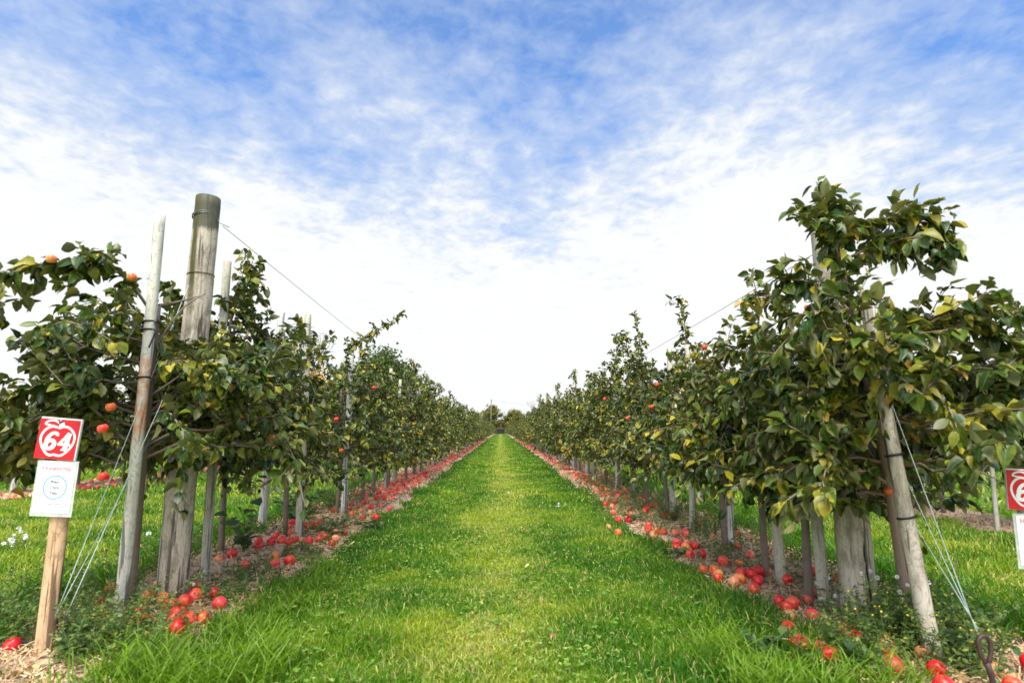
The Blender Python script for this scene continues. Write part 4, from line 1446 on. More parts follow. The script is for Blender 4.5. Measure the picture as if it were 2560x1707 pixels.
# ------------------------------------------------------------------ fallen apples
def fallen():
    r = np.random.default_rng(77)
    cand = []

    def add(x, y, c=None, z=None, s=1.0):
        cand.append((x, y, c, z, s))
    # piles seen in the photograph
    for (x, y, n, sp) in ((-2.02, 3.72, 7, 0.11), (-1.82, 3.75, 6, 0.10), (-2.30, 3.75, 7, 0.13), (-1.93, 3.40, 4, 0.08), (-1.72, 3.30, 2, 0.06), (-2.13, 5.62, 12, 0.13), (-1.72, 5.75, 9, 0.13),
                          (-1.85, 6.5, 4, 0.12), (-1.95, 6.95, 6, 0.2), (-1.8, 4.75, 3, 0.10), (-2.25, 4.95, 3, 0.15), (-1.70, 7.9, 6, 0.16),
                          (1.78, 4.10, 4, 0.12), (1.62, 4.42, 8, 0.13), (1.95, 3.95, 5, 0.16), (1.78, 3.40, 8, 0.13), (1.62, 3.02, 7, 0.12), (1.85, 2.98, 4, 0.10),
                          (2.05, 2.62, 7, 0.14), (2.35, 2.62, 9, 0.16), (1.75, 5.2, 8, 0.2), (1.70, 6.0, 10, 0.25), (1.72, 7.2, 12, 0.25), (2.0, 5.6, 6, 0.2), (-2.85, 3.0, 5, 0.14),
                          (-2.45, 2.85, 4, 0.12), (2.2, 4.4, 5, 0.2), (1.72, 8.4, 12, 0.3)):
        for _ in range(n):
            add(x + sp * 1.45 * r.standard_normal(), y + sp * 1.8 * r.standard_normal())
    pts = []
    out = []
    for x, y, c, z, s in cand:
        if y > 3.3:
            for _ in range(6):
                if in_strip(np.array([x]), np.array([y]))[0] < 0.04 and abs(x) < 2.0:
                    x += 0.06 * (1 if x > 0 else -1)
        for _ in range(6):
            ok = all((x - a) ** 2 + (y - b) ** 2 > 0.0062 for a, b in pts)
            if ok:
                break
            x += 0.05 * r.standard_normal(); y += 0.05 * r.standard_normal()
        if ok:
            pts.append((x, y)); out.append((x, y))
    while len(out) < 290:
        y = 7.0 + 7.5 * r.random()
        if r.random() < 0.6:
            x = -1.74 - 0.55 * abs(r.standard_normal()) * 0.7
        else:
            x = 1.76 + 0.5 * abs(r.standard_normal()) * 0.7
        if all((x - a) ** 2 + (y - b) ** 2 > 0.006 for a, b in pts):
            pts.append((x, y)); out.append((x, y))

    def where(x, y):
        if x < 0:
            z = ('beside the stake of the 64 sign' if y < 3.15 else 'by the leaning left pole' if y < 3.6 else 'at the foot of the thick left post' if y < 4.15 else
                 'just past the thick left post' if y < 5.2 else 'round the grey left stake' if y < 6.3 else 'before the pale left stake' if y < 7.4 else
                 'past the pale left stake' if y < 9 else 'farther along the left row' if y < 11.5 else 'far along the left row')
            e = 'on the alley side' if x > -2.02 else 'on the back side'
        else:
            z = ('by the iron loop' if y < 2.85 else 'in grass before the thick right post' if y < 3.35 else 'at the foot of the thick right post' if y < 3.75 else
                 'beside the pale second right stake' if y < 4.8 else 'between pale stake and sturdy right stake' if y < 6.6 else 'round the sturdy right stake' if y < 8 else
                 'past the sturdy right stake' if y < 10.5 else 'far along the right row')
            e = 'on the alley side' if x < 1.95 else 'on the back side'
        return z + ', ' + e
    cols = list(M_APPLE)
    for i, (x, y) in enumerate(out):
        c = cols[r.choice(4, p=(0.48, 0.27, 0.12, 0.13))]
        o = bpy.data.objects.new('fallen_apple', APPLE[c][int(r.random() < 0.4)])
        COL.objects.link(o)
        s = 0.80 + 0.30 * r.random()
        ground = 0.040 if in_strip(np.array([x]), np.array([y]))[0] > 0.05 else 0.022
        o.location = (x, y, ground + 0.034 * s)
        o.scale = (s, s, s * (0.8 if c == 'brownish rotting' else 0.95))
        o.rotation_euler = (r.random() * 3.1, r.random() * 2.2, r.random() * 6.28)
        wl = where(x, y)
        tag(o, f'{c} fallen apple {wl}', 'apple', f'{c} fallen apples {wl}')
        if y < 5:
            st = bpy.data.objects.new('stem', STEM_ME)
            COL.objects.link(st)
            st.parent = o
    # the rest, too many and too far to count
    n = 1500
    y = 9.0 + 61 * r.random(n) ** 1.25
    left = r.random(n) < 0.66
    x = np.where(left, -1.66 - 0.50 * np.abs(r.standard_normal(n)) * 0.62, 1.66 + 0.5 * np.abs(r.standard_normal(n)) * 0.55)
    nx = 700
    fl = r.random(nx) < 0.5
    y = np.concatenate([y, 9.3 + 18 * r.random(nx)])
    x = np.concatenate([x, np.where(fl, -8.0 + 0.35 * r.standard_normal(nx), 5.5 + 0.3 * r.standard_normal(nx))])
    far_ok = np.where((x > 3) & (y < 12), True, True)
    x, y = x[far_ok], y[far_ok]
    n = len(x)
    seg, rings = 8, 5
    th = np.pi * np.arange(rings + 1) / rings
    ph = 2 * np.pi * np.arange(seg) / seg
    T = np.stack([np.outer(np.sin(th) ** .9, np.cos(ph)), np.outer(np.sin(th) ** .9, np.sin(ph)), np.outer(np.cos(th) * .9, np.ones(seg))], -1).reshape(-1, 3)
    idx = np.arange((rings + 1) * seg).reshape(rings + 1, seg)
    F = np.stack([idx[:-1], idx[1:], np.roll(idx[1:], -1, 1), np.roll(idx[:-1], -1, 1)], -1).reshape(-1, 4)
    s = 0.037 + 0.012 * r.random(n)
    V = T[None] * s[:, None, None] + np.stack([x, y, 0.015 + s * 0.8], 1)[:, None]
    FF = (np.arange(n) * len(T))[:, None, None] + F[None]
    pal = np.array([(0.60, 0.012, 0.018), (0.72, 0.09, 0.07), (0.76, 0.24, 0.09), (0.70, 0.42, 0.22)])
    cc = pal[r.choice(4, n, p=(0.38, 0.30, 0.20, 0.12))] * (0.8 + 0.35 * r.random((n, 1)))
    tint = np.repeat(np.concatenate([cc, np.ones((n, 1))], 1), len(T), 0)
    m, t = new_mat('far_apple')
    at = t.n('ShaderNodeAttribute', attribute_name='tint')
    nn = t.noise(t.n('ShaderNodeTexCoord').outputs['Object'], 30, 3)
    p = t.n('ShaderNodeBsdfPrincipled')
    t.link(t.mix(t.remap(nn, 0.45, 0.75, 0, 0.5), at.outputs['Color'], (0.72, 0.30, 0.10)), p.inputs['Base Color'])
    p.inputs['Roughness'].default_value = 0.4
    finish(t, p.outputs[0])
    o = link_mesh('fallen_apples', mesh_np('fallen_apples', V.reshape(-1, 3), [FF.reshape(-1, 4)], True, {'tint': ('FLOAT_COLOR', tint)}), m)
    tag(o, 'countless fallen apples carpeting the far ends of the straw strips', 'apples', None, 'stuff')


fallen()


# ------------------------------------------------------------------ straw, leaf litter, clover, weeds
def straw():
    r = np.random.default_rng(88)
    n = 32000
    y = 2.3 + 16 * r.random(n) ** 1.5
    side = r.random(n) < 0.5
    x = np.where(side, -2.12, 2.12) + 0.60 * (2 * r.random(n) - 1)
    ext = 9000
    x = np.concatenate([x, np.where(r.random(ext) < 0.5, 5.8, -8.2) + 0.5 * (2 * r.random(ext) - 1)])
    y = np.concatenate([y, 5.0 + 9 * r.random(ext)])
    k = in_strip(x, y) > -0.05 + 0.12 * r.random(len(x))
    x, y = x[k], y[k]
    n = len(x)
    a = r.random(n) * 2 * np.pi
    L = 0.05 + 0.16 * r.random(n) ** 2
    wd = (0.0016 + 0.0020 * r.random(n)) * (1 + np.maximum(0, y - 4) * 0.16)
    V = np.zeros((n, 8, 3))
    bend = r.normal(0, 0.9, n)
    z0 = 0.022 + 0.028 * r.random(n) + 0.012 * vnoise(x, y, 0.1, 9)
    px_, py_ = x.copy(), y.copy()
    for j in range(4):
        aa = a + bend * j / 3
        if j:
            px_ = px_ + np.cos(aa) * L / 3
            py_ = py_ + np.sin(aa) * L / 3
        z = z0 + 0.012 * r.standard_normal(n)
        V[:, 2 * j] = np.stack([px_ - np.sin(aa) * wd, py_ + np.cos(aa) * wd, np.maximum(z, 0.012)], 1)
        V[:, 2 * j + 1] = np.stack([px_ + np.sin(aa) * wd, py_ - np.cos(aa) * wd, np.maximum(z + 0.003 * r.standard_normal(n), 0.012)], 1)
    i = (np.arange(n) * 8)[:, None]
    F = np.concatenate([i + np.array([[0, 1, 3, 2]]), i + np.array([[2, 3, 5, 4]]), i + np.array([[4, 5, 7, 6]])])
    o = link_mesh('straw', mesh_np('straw', V.reshape(-1, 3), [F]), M_STRAW)
    tag(o, 'dry straw and grass clippings strewn under the tree rows', 'straw', None, 'stuff')
    # dead leaves
    n = 3400
    y = 2.5 + 17 * r.random(n) ** 1.4
    side = r.random(n) < 0.5
    x = np.where(side, -2.12, 2.12) + 0.55 * (2 * r.random(n) - 1)
    nn = 60
    x = np.concatenate([x, 3.0 * (r.random(nn) - 0.5)])
    y = np.concatenate([y, 2.6 + 14 * r.random(nn)])
    n = len(x)
    z = np.where(np.abs(x) < 1.55, 0.035, 0.035) + 0.02 * r.random(n)
    a = r.random(n) * 6.28
    D = np.stack([np.cos(a), np.sin(a), 0.25 * r.standard_normal(n)], 1)
    N = np.array([0, 0, 1.0]) + 0.45 * r.standard_normal((n, 3))
    L = (0.03 + 0.04 * r.random(n)) * np.where(np.abs(x) < 1.55, 0.65, 1.0)
    me = leaves_mesh('leaf_litter', np.stack([x, y, z], 1), D, N, L, 0.32, r.random(n), 5, 0.35, 0.4)
    tag(link_mesh('leaf_litter', me, M_LITTER), 'brown fallen leaves scattered over straw and grass', 'leaves', None, 'stuff')
    # dark dead twigs on the strip
    g = Geo()
    for _ in range(240):
        s = -1 if r.random() < 0.55 else 1
        yy = 2.6 + 10 * r.random() ** 1.3
        xx = s * (2.12 + 0.5 * (2 * r.random() - 1))
        a = r.random() * 6.28
        L = 0.10 + 0.28 * r.random()
        q = np.array([(xx + math.cos(a) * L * t + 0.015 * r.standard_normal(), yy + math.sin(a) * L * t + 0.015 * r.standard_normal(), 0.04 + 0.02 * r.random()) for t in (0, .35, .7, 1)])
        g.tube(q, [0.004, 0.0036, 0.003, 0.002], 4)
    tag(g.build('twig_litter', M_TWIG), 'broken twigs lying in the straw', 'twigs', None, 'stuff')


straw()


def clover():
    """small round-leaved plants in the mown alley"""
    r = np.random.default_rng(91)
    n = 4200
    y = 2.4 + 6.5 * r.random(n) ** 1.5
    x = 3.1 * (r.random(n) - 0.5)
    k = r.random(n) < np.clip((vnoise(x, y, 0.5, 61) - 0.38) * 3.2, 0, 1)
    x, y = x[k], y[k]
    n0 = len(x)
    xs, ys = np.repeat(x, 3), np.repeat(y, 3)
    a = np.repeat(r.random(n0) * 6.28, 3) + np.tile([0, 2.09, 4.19], n0)
    n = len(xs)
    z = np.repeat(0.028 + 0.030 * r.random(n0), 3)
    D = np.stack([np.cos(a), np.sin(a), 0.15 + 0.2 * r.standard_normal(n)], 1)
    N = np.array([0, 0, 1.0]) + 0.25 * r.standard_normal((n, 3))
    L = np.repeat(0.009 + 0.011 * r.random(n0), 3)
    me = leaves_mesh('clover', np.stack([xs, ys, z], 1), D, N, L, 0.45, np.repeat(r.random(n0), 3), 6, 0.1, 0.2)
    m = leaf_mat('clover_leaf', [(0.0, (0.07, 0.17, 0.02)), (0.6, (0.11, 0.22, 0.03)), (1.0, (0.24, 0.31, 0.07))], (0.16, 0.25, 0.09), rough=0.5, edge_amt=0.0)
    tag(link_mesh('clover', me, m), 'clover and small round-leaved plants in the mown grass', 'clover', None, 'stuff')


clover()


def weedy(spots, seed, name, label):
    """fine upright weeds: thin stems with many small leaves"""
    r = np.random.default_rng(seed)
    g = Geo()
    P, D, N, L = [], [], [], []
    for (cx, cy, sx, sy, n, h0, h1) in spots:
        for _ in range(n):
            x, y = cx + sx * r.standard_normal(), cy + sy * r.standard_normal()
            h = h0 + (h1 - h0) * r.random()
            ln = 0.35 * h * r.standard_normal(2)
            p0, p2 = np.array([x, y, 0.0]), np.array([x + ln[0], y + ln[1], h])
            p1 = (p0 + p2) / 2 + np.array([-ln[0] * 0.2, -ln[1] * 0.2, 0.05 * h])
            q = catmull([p0, p1, p2], 6)
            g.tube(q, [0.0022, 0.002, 0.0018, 0.0015, 0.0012, 0.0008], 3, False)
            m = int(24 + 110 * h)
            t = 0.12 + 0.88 * r.random(m)
            for tt in t:
                j = tt * 5
                i = min(int(j), 4)
                p = q[i] + (q[i + 1] - q[i]) * (j - i)
                a = r.random() * 6.28
                out = np.array([math.cos(a), math.sin(a), 0.35])
                P.append(p + out * (0.055 * r.random() ** 1.4) * (1.15 - tt))
                D.append(out + 0.4 * r.standard_normal(3))
                N.append(np.array([0, 0, 1.0]) + 0.5 * r.standard_normal(3))
                L.append(0.012 + 0.020 * r.random() * (1.2 - 0.6 * tt))
    P = np.array(P)
    me = leaves_mesh(name, P, np.array(D), np.array(N), np.array(L), 0.26, r.random(len(P)), seed, 0.2, 0.4)
    o = link_mesh(name, me, M_WEED)
    tag(o, label, 'weeds', None, 'stuff')
    st = g.build('stems', M_STEM, o)
    return o


weedy([(-1.98, 3.12, 0.16, 0.16, 64, 0.10, 0.32), (-1.85, 3.05, 0.16, 0.2, 26, 0.06, 0.2), (-2.40, 3.3, 0.15, 0.2, 30, 0.10, 0.34), (-2.65, 3.4, 0.3, 0.35, 70, 0.10, 0.30), (-1.80, 3.85, 0.13, 0.3, 30, 0.05, 0.18),
       (-1.78, 4.5, 0.12, 0.35, 35, 0.05, 0.16), (-1.75, 5.4, 0.12, 0.4, 40, 0.05, 0.15), (-1.85, 6.6, 0.2, 0.5, 50, 0.06, 0.2), (-2.4, 8.5, 0.25, 0.8, 90, 0.12, 0.4), (-2.75, 5.0, 0.15, 1.0, 60, 0.1, 0.3)],
      201, 'weeds', 'fine small-leaved weeds tangled round the sign stake and leaning left pole')
weedy([(1.98, 2.85, 0.15, 0.16, 70, 0.10, 0.34), (1.78, 2.95, 0.14, 0.13, 34, 0.08, 0.26), (2.14, 3.02, 0.10, 0.15, 45, 0.14, 0.42), (2.02, 3.2, 0.12, 0.10, 22, 0.1, 0.30), (2.3, 3.5, 0.2, 0.3, 45, 0.1, 0.3),
       (1.95, 5.0, 0.25, 0.5, 50, 0.06, 0.24), (2.15, 6.4, 0.3, 0.6, 90, 0.08, 0.34), (1.95, 8.2, 0.3, 0.8, 90, 0.1, 0.36), (2.1, 10.5, 0.3, 1.0, 80, 0.1, 0.4)],
      202, 'weeds', 'fine small-leaved weeds tangled round the foot of the leaning right pole')


def broad_weed(loc, size, n, label, seed, upright=0.5, stemmy=False, leaf=0.09, group=None):
    r = np.random.default_rng(seed)
    o = empty('broadleaf_weed', loc)
    tag(o, label, 'weed', group)
    P, D, N, L = [], [], [], []
    g = Geo()
    ns = max(3, n // 9)
    for s in range(ns):
        a = 6.28 * s / ns + r.random()
        sp = size * (0.35 + 0.5 * r.random()) * (1.0 - 0.6 * upright)
        top = np.array([math.cos(a) * sp, math.sin(a) * sp, size * (0.4 + 0.6 * r.random()) * (0.35 + upright)])
        q = catmull([(0, 0, 0), top * np.array([0.35, 0.35, 0.6]), top], 7)
        g.tube(q, np.linspace(0.005, 0.002, 7), 5, False)
        for _ in range(max(3, n // ns)):
            j = 1 + 5 * r.random()
            i = min(int(j), 5)
            p = q[i] + (q[i + 1] - q[i]) * (j - i)
            b = r.random() * 6.28
            out = norm(np.array([math.cos(b), math.sin(b), 0.1]) + 0.5 * norm(top))
            P.append(p); D.append(out + np.array([0, 0, 0.25 - 0.5 * r.random()])); N.append(np.array([0, 0, 1.0]) + 0.35 * r.standard_normal(3))
            L.append(leaf * (0.6 + 0.7 * r.random()))
    g.build('stems', M_STEM, o)
    me = leaves_mesh('leaves', np.array(P), np.array(D), np.array(N), np.array(L), 0.34, r.random(len(P)), seed, 0.25, 0.45)
    link_mesh('leaves', me, M_BROAD, o)
    return o


broad_weed((-2.25, 5.25, 0.02), 0.40, 42, 'dark upright leafy weed in front of the whitish left stake', 221, 0.75, leaf=0.105)
broad_weed((-2.62, 7.5, 0.0), 0.62, 230, 'large dark clump of broad-leaved weed behind the grey and pale left stakes', 222, 0.32, leaf=0.075)
broad_weed((-2.42, 7.1, 0.0), 0.42, 110, 'low spreading broad-leaved weed beside the large dark clump', 223, 0.25, leaf=0.07)
broad_weed((-1.40, 6.45, 0.02), 0.30, 46, 'flat broad-leaved weed on the left edge of the grass alley', 224, 0.15, leaf=0.085)
broad_weed((-1.72, 6.05, 0.02), 0.30, 50, 'low weed between the hose and the apple pile', 225, 0.2, leaf=0.07)
broad_weed((2.17, 2.78, 0.02), 0.34, 50, 'grey-green broad-leaved weed between the leaning right pole and the iron loop', 226, 0.3, leaf=0.06)
broad_weed((1.55, 5.15, 0.02), 0.20, 22, 'small pale weed at the right edge of the grass alley', 227, 0.1, leaf=0.07)
broad_weed((1.62, 2.78, 0.02), 0.26, 40, 'round-leaved weed in the long grass left of the leaning right pole', 228, 0.3, leaf=0.055)
broad_weed((1.30, 2.95, 0.02), 0.20, 36, 'low leafy weed in the alley grass before the right row', 229, 0.2, leaf=0.05)
broad_weed((2.05, 6.9, 0.02), 0.36, 80, 'bushy weed before the sturdy right stake', 230, 0.4, leaf=0.05)
broad_weed((-2.02, 2.92, 0.02), 0.30, 40, 'broad-leaved weed at the foot of the 64 sign stake', 231, 0.45, leaf=0.07)
broad_weed((1.55, 6.9, 0.02), 0.22, 40, 'dark low weed on the alley edge by the sturdy right stake', 232, 0.2, leaf=0.06)


def flower_head(r, rad=0.012):
    """small white composite head: ring of petals round a yellow disc"""
    g = Geo()
    k = 12
    for i in range(k):
        a = 2 * math.pi * i / k
        c, s = math.cos(a), math.sin(a)
        wd = rad * 0.26
        g.add([(c * rad * 0.2 - s * wd * 0.6, s * rad * 0.2 + c * wd * 0.6, 0), (c * rad * 0.2 + s * wd * 0.6, s * rad * 0.2 - c * wd * 0.6, 0),
               (c * rad + s * wd, s * rad - c * wd, rad * 0.18), (c * rad - s * wd, s * rad + c * wd, rad * 0.18)], (), [(0, 1, 2, 3)])
    return g


def puff(rad):
    g = Geo()
    r = np.random.default_rng(3)
    for _ in range(46):
        v = norm(r.standard_normal(3) + [0, 0, 0.5])
        u = norm(np.cross(v, [0.3, 0.5, 0.8]))
        g.add([v * rad * 0.25, v * rad + u * rad * 0.22, v * rad * 1.05, v * rad - u * rad * 0.22], (), [(0, 1, 2, 3)])
    return g


HEAD_ME = flower_head(None, 0.016).mesh('flower_head'); HEAD_ME.materials.append(M_PETAL)
PUFF_ME = puff(0.017).mesh('flower_head'); PUFF_ME.materials.append(M_PETAL)
DISC = Geo(); DISC.tube([(0, 0, 0.0), (0, 0, 0.005)], [0.006, 0.004], 8)
DISC_ME = DISC.mesh('flower_head'); DISC_ME.materials.append(M_YELLOW)


def flower_plant(loc, heads, h, spread, label, seed, me, scale=1.0, group=None):
    r = np.random.default_rng(seed)
    o = empty('flowering_weed', loc)
    tag(o, label, 'flower', group)
    g = Geo()
    P, D, N, L = [], [], [], []
    tips = []
    for _ in range(heads):
        a = r.random() * 6.28
        s = spread * r.random() ** 0.6
        tip = np.array([s * math.cos(a), s * math.sin(a), h * (0.7 + 0.45 * r.random())])
        q = catmull([(0.2 * tip[0], 0.2 * tip[1], 0), tip * np.array([0.7, 0.7, 0.55]), tip], 6)
        g.tube(q, np.linspace(0.0024, 0.0012, 6), 4, False)
        tips.append(tip)
        for _ in range(7):
            i = r.integers(0, 5)
            b = r.random() * 6.28
            P.append(q[i]); D.append(np.array([math.cos(b), math.sin(b), 0.4])); N.append(np.array([0, 0, 1.0]) + 0.4 * r.standard_normal(3)); L.append(0.02 + 0.025 * r.random())
    g.build('stems', M_STEM, o)
    link_mesh('leaves', leaves_mesh('leaves', np.array(P), np.array(D), np.array(N), np.array(L), 0.25, r.random(len(P)), seed), M_WEED, o)
    for tip in tips:
        f = bpy.data.objects.new('flower_head', me)
        COL.objects.link(f)
        f.parent = o
        f.location = tip
        s = scale * (0.75 + 0.5 * r.random())
        f.scale = (s, s, s)
        f.rotation_euler = (r.normal(0, 0.6) + 0.35, r.normal(0, 0.5), r.random() * 6)


GW = 'white flowering clover in the left-hand grass'
for i, (x, y, n, lb) in enumerate(((-4.52, 5.75, 6, 'white flower clump in the grass left of the 64 sign, largest'), (-4.35, 5.35, 4, 'white flower clump just below the largest one'),
                                   (-5.1, 6.0, 4, 'white flower clump at the far left edge of the grass'), (-3.1, 5.6, 2, 'pair of white flowers in grass behind the guy wires'))):
    flower_plant((x, y, 0), n, 0.13, 0.24, lb, 240 + i, PUFF_ME, 1.25, GW)
flower_plant((2.02, 3.10, 0), 7, 0.42, 0.16, 'tall weed with white fluffy heads before the thick right post', 250, PUFF_ME, 0.6)
flower_plant((2.12, 2.98, 0), 6, 0.34, 0.14, 'white-headed weed between thick right post and leaning pole', 251, PUFF_ME, 0.6)
flower_plant((1.95, 3.52, 0), 6, 0.20, 0.14, 'low white-flowered weed at the short right stake', 252, PUFF_ME, 0.6)
flower_plant((1.88, 2.9, 0), 12, 0.30, 0.20, 'weed dotted with tiny yellow flowers in front of the thick right post', 253, DISC_ME, 0.9)
flower_plant((2.10, 2.72, 0), 12, 0.22, 0.16, 'weed dotted with tiny yellow flowers at the foot of the leaning right pole', 254, DISC_ME, 0.9)
flower_plant((-1.95, 3.95, 0), 4, 0.16, 0.10, 'white-flowered weed at the alley side of the thick left post', 255, PUFF_ME, 0.6)
for i, (x, y, lb) in enumerate(((0.12, 9.5, 'single white clover flower in the middle of the alley'), (0.80, 8.0, 'single white dandelion head right of the alley middle'))):
    flower_plant((x, y, 0), 1, 0.09, 0.01, lb, 260 + i, PUFF_ME, 1.5)


# the dead hanging fruit cluster below the left row
def dead_cluster():
    o = empty('dead_branch', (-2.42, 5.5, 0.80))
    tag(o, 'withered twig with a shrivelled brown fruit hanging below the left row', 'twig')
    g = Geo()
    g.tube(catmull([(0.20, 0.0, 0.16), (0.10, 0.0, 0.09), (0.04, 0.02, 0.02), (0.02, 0.02, -0.16), (-0.06, 0.02, -0.24)], 14), np.linspace(0.006, 0.0025, 14), 5)
    g.tube(catmull([(0.02, 0.02, -0.15), (0.06, 0.02, -0.22), (0.08, 0.02, -0.27)], 6), 0.0025, 4)
    g.build('twig', M_TWIG, o)
    a = bpy.data.objects.new('fruit', APPLE['brownish rotting'][1]); COL.objects.link(a); a.parent = o; a.location = (-0.01, 0, -0.03); a.scale = (.6, .6, .6)
    r = np.random.default_rng(4)
    n = 26
    P = np.array([-0.01, 0.0, -0.03]) + 0.03 * r.standard_normal((n, 3))
    D = r.standard_normal((n, 3)) + np.array([0, 0, -0.6])
    m = leaf_mat('withered_leaf', [(0, (0.03, 0.018, 0.014)), (1, (0.09, 0.05, 0.03))], (0.07, 0.04, 0.03), trans=0.02, rough=0.8, edge_amt=0)
    link_mesh('leaves', leaves_mesh('leaves', P, D, r.standard_normal((n, 3)), 0.04 + 0.03 * r.random(n), 0.28, r.random(n), 4, 0.6, 0.8), m, o)


dead_cluster()


# ------------------------------------------------------------------ far background
def far_tree(loc, h, wd, label, mat, seed, nl=5200, leaf=0.30, trunk_h=0.25, bark=M_BARKGREY, shape=1.0, group=None, name='broadleaf_tree'):
    r = np.random.default_rng(seed)
    o = empty(name, loc)
    tag(o, label, 'tree', group)
    g = Geo()
    g.tube(catmull([(0, 0, -0.1), (0.02 * h, 0, h * 0.3), (0, 0.02 * h, h * 0.6), (0.01 * h, 0, h * 0.9)], 12), np.linspace(h * 0.022, h * 0.005, 12), 8)
    cl = []
    for k in range(46):
        z = trunk_h + (1 - trunk_h) * r.random() ** 0.8
        t = (z - trunk_h) / (1 - trunk_h)
        rad = wd / 2 * (math.sin(math.pi * min(1, 0.18 + 0.80 * t)) ** 0.7) * (0.25 + 0.75 * r.random() ** 0.5)
        a = r.random() * 6.28
        c = np.array([rad * math.cos(a), rad * math.sin(a), z * h * (0.96 + 0.06 * r.random())])
        cl.append(c)
        b = np.array([0, 0, h * max(0.12, z - 0.28)])
        g.tube(catmull([b, (b + c) / 2 + [0, 0, 0.03 * h], c], 6), np.linspace(h * 0.007, h * 0.0015, 6), 5, False)
    g.build('trunk', bark, o)
    cl = np.array(cl)
    per = nl // len(cl)
    P = np.repeat(cl, per, 0) + r.standard_normal((len(cl) * per, 3)) * np.array([wd * 0.085, wd * 0.085, h * 0.055])
    n = len(P)
    D = r.standard_normal((n, 3)) + np.array([0, 0, 0.2])
    N = r.standard_normal((n, 3)) * 0.6 + np.array([0, 0, 1.0])
    rv = np.clip(np.repeat(r.random(len(cl)), per) * 0.5 + 0.5 * r.random(n), 0, 1)
    link_mesh('crown', leaves_mesh('crown', P, D, N, leaf * (0.6 + 0.7 * r.random(n)), 0.34, rv, seed), mat, o)
    return o


def bare_tree(loc, h, label, seed, spread=0.55, depth=6, name='bare_tree', leaves=0, twig=0.003):
    r = np.random.default_rng(seed)
    o = empty(name, loc)
    tag(o, label, 'tree')
    g = Geo()
    tips = []

    def grow(p, dr, L, rad, lev):
        q = [p]
        dd = dr
        for _ in range(3):
            dd = norm(dd + 0.16 * r.standard_normal(3) + np.array([0, 0, 0.06]))
            q.append(q[-1] + dd * L / 3)
        q = np.array(q)
        g.tube(q, np.linspace(rad, rad * 0.62, 4), 6 if lev < 2 else 4 if lev < 4 else 3, False)
        if lev >= depth:
            tips.append(q[-1])
            return
        for _ in range(2 if lev < 2 else 3 if r.random() < 0.6 else 2):
            nd = norm(dd + spread * r.standard_normal(3) + np.array([0, 0, 0.22]))
            grow(q[-1] if r.random() < 0.6 else q[2], nd, L * (0.66 + 0.16 * r.random()), max(rad * 0.6, h * twig * 0.35), lev + 1)
    grow(np.array([0, 0, -0.1]), np.array([0, 0, 1.0]), h * 0.30, h * 0.022, 0)
    g.build('trunk', M_BARKGREY, o)
    if leaves:
        tips = np.array(tips)
        P = tips[r.integers(0, len(tips), leaves)] + 0.2 * r.standard_normal((leaves, 3))
        link_mesh('crown', leaves_mesh('crown', P, r.standard_normal((leaves, 3)), r.standard_normal((leaves, 3)), 0.16 + 0.1 * r.random(leaves), 0.34, r.random(leaves), seed), M_ORANGETREE, o)
    return o


GB = 'trees beyond the orchard'
bare_tree((-17.2, 50, 0), 12.6, 'bare grey tree above the left row, right of the white stake', 701, leaves=0)
far_tree((-20.5, 46, 0), 6.2, 6.5, 'orange autumn tree glowing through gaps in the left row', M_ORANGETREE, 702, 3600, 0.30, 0.1, group=GB)
far_tree((-15.8, 47, 0), 5.6, 5.0, 'smaller orange autumn tree beneath the bare grey tree', M_ORANGETREE, 703, 2600, 0.28, 0.1, group=GB)
far_tree((-13.0, 62, 0), 9.3, 7.5, 'dark green rounded tree rising above the left row', M_GREENTREE, 704, 7500, 0.34, 0.08, group=GB)
far_tree((-10.6, 64, 0), 7.8, 6.0, 'lower dark green tree on the alley side of the tall rounded one', M_GREENTREE, 705, 5200, 0.34, 0.06, group=GB)
far_tree((-17.5, 66, 0), 8.0, 6.0, 'green tree behind the row, left of the tall rounded tree', M_GREENTREE, 706, 4200, 0.34, 0.06, group=GB)
far_tree((-2.9, 200, 0), 9.2, 8.0, 'green tree at the far end of the alley, left of the gap', M_OLIVETREE, 707, 5200, 0.55, 0.05, group=GB)
far_tree((-9.5, 205, 0), 7.0, 9.0, 'brownish tree farther left at the end of the alley', M_OLIVETREE, 708, 3600, 0.55, 0.05, group=GB)
far_tree((4.9, 200, 0), 7.6, 8.5, 'olive and orange tree at the far end of the alley, right of the gap', M_OLIVETREE, 709, 5200, 0.55, 0.05, group=GB)
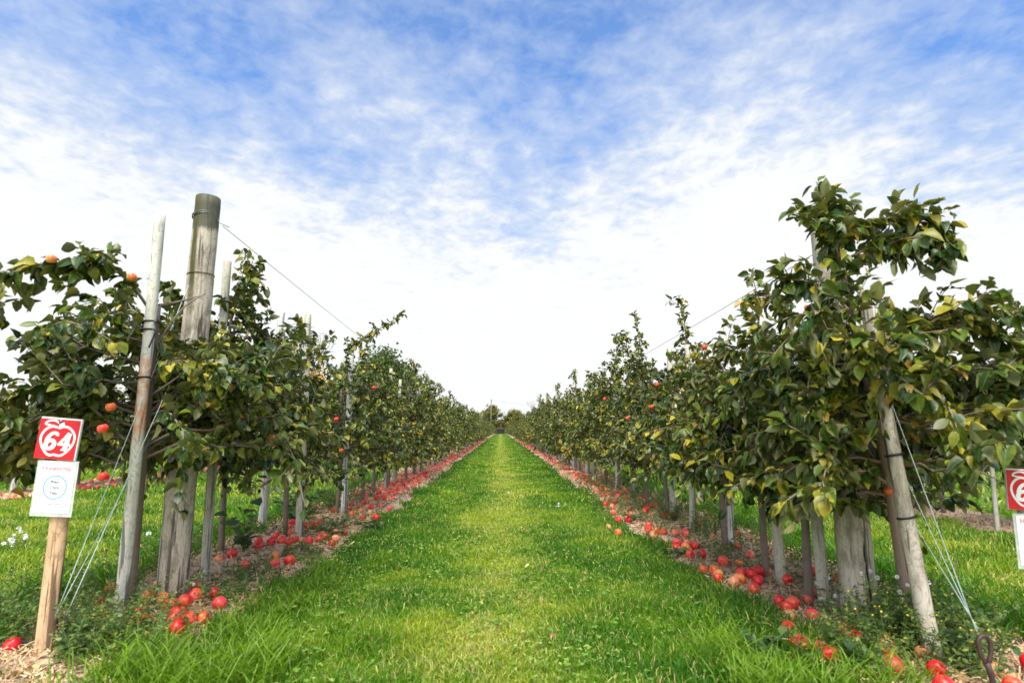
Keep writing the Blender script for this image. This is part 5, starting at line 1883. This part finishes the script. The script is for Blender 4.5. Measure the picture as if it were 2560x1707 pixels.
far_tree((0.6, 215, 0), 4.8, 9.0, 'low thicket closing the gap at the end of the alley', M_OLIVETREE, 710, 3600, 0.5, 0.02, group=GB)
far_tree((11.5, 205, 0), 6.5, 9.0, 'low tree behind the right row at the end of the alley', M_OLIVETREE, 711, 3000, 0.55, 0.05, group=GB)
bare_tree((8.0, 120, 0), 9.8, 'bare pale tree above the right row near the end of the alley', 712, 0.5, 6)
bare_tree((10.4, 128, 0), 8.0, 'smaller bare tree beside the pale bare one', 713, 0.5, 6)

o = empty('utility_pole', (-3.2, 190, 0))
tag(o, 'thin utility pole standing at the far end of the alley', 'pole')
g = Geo(); g.tube([(0, 0, -0.2), (0, 0, 6), (0.05, 0, 11.4)], [0.20, 0.17, 0.14], 10); g.build('shaft', M_BARKGREY, o)
g = Geo(); g.box((0.05, -0.25, 11.0), (0.22, 0.2, 0.5)); g.build('insulator_box', M_STEEL, o)
wire('power_line', sag((-3.15, 190, 11.0), (60, 196, 10.5), 2.2, 24), 0.02, M_STEEL, 'power line running right from the utility pole', 'wire')

o = empty('shed', (0.0, 188, 0))
tag(o, 'small brown shed with a black panel as shaded front at the end of the alley', 'shed')
g = Geo()
g.box((-1.25, 0, 0.75), (0.1, 2.4, 1.5)); g.box((1.25, 0, 0.75), (0.1, 2.4, 1.5)); g.box((0, 1.25, 0.75), (2.6, 0.1, 1.5))
g.add([(-1.3, -1.2, 1.5), (1.3, -1.2, 1.5), (0, -1.2, 2.35), (-1.3, -1.1, 1.5), (1.3, -1.1, 1.5), (0, -1.1, 2.35)], [(0, 1, 2), (5, 4, 3)], [(0, 3, 4, 1)])
g.build('wall', M_SHED, o, False)
g = Geo()
for s in (-1, 1):
    g.box((s * 0.72, 0, 1.95), (1.75, 2.8, 0.06), Euler((0, s * R(33), 0)))
g.build('roof', M_SHEDROOF, o, False)
g = Geo(); g.box((0, -1.05, 0.72), (2.38, 0.06, 1.42)); g.build('shade_panel', M_DARK, o, False)  # solid black slab painting the shade inside the shed front
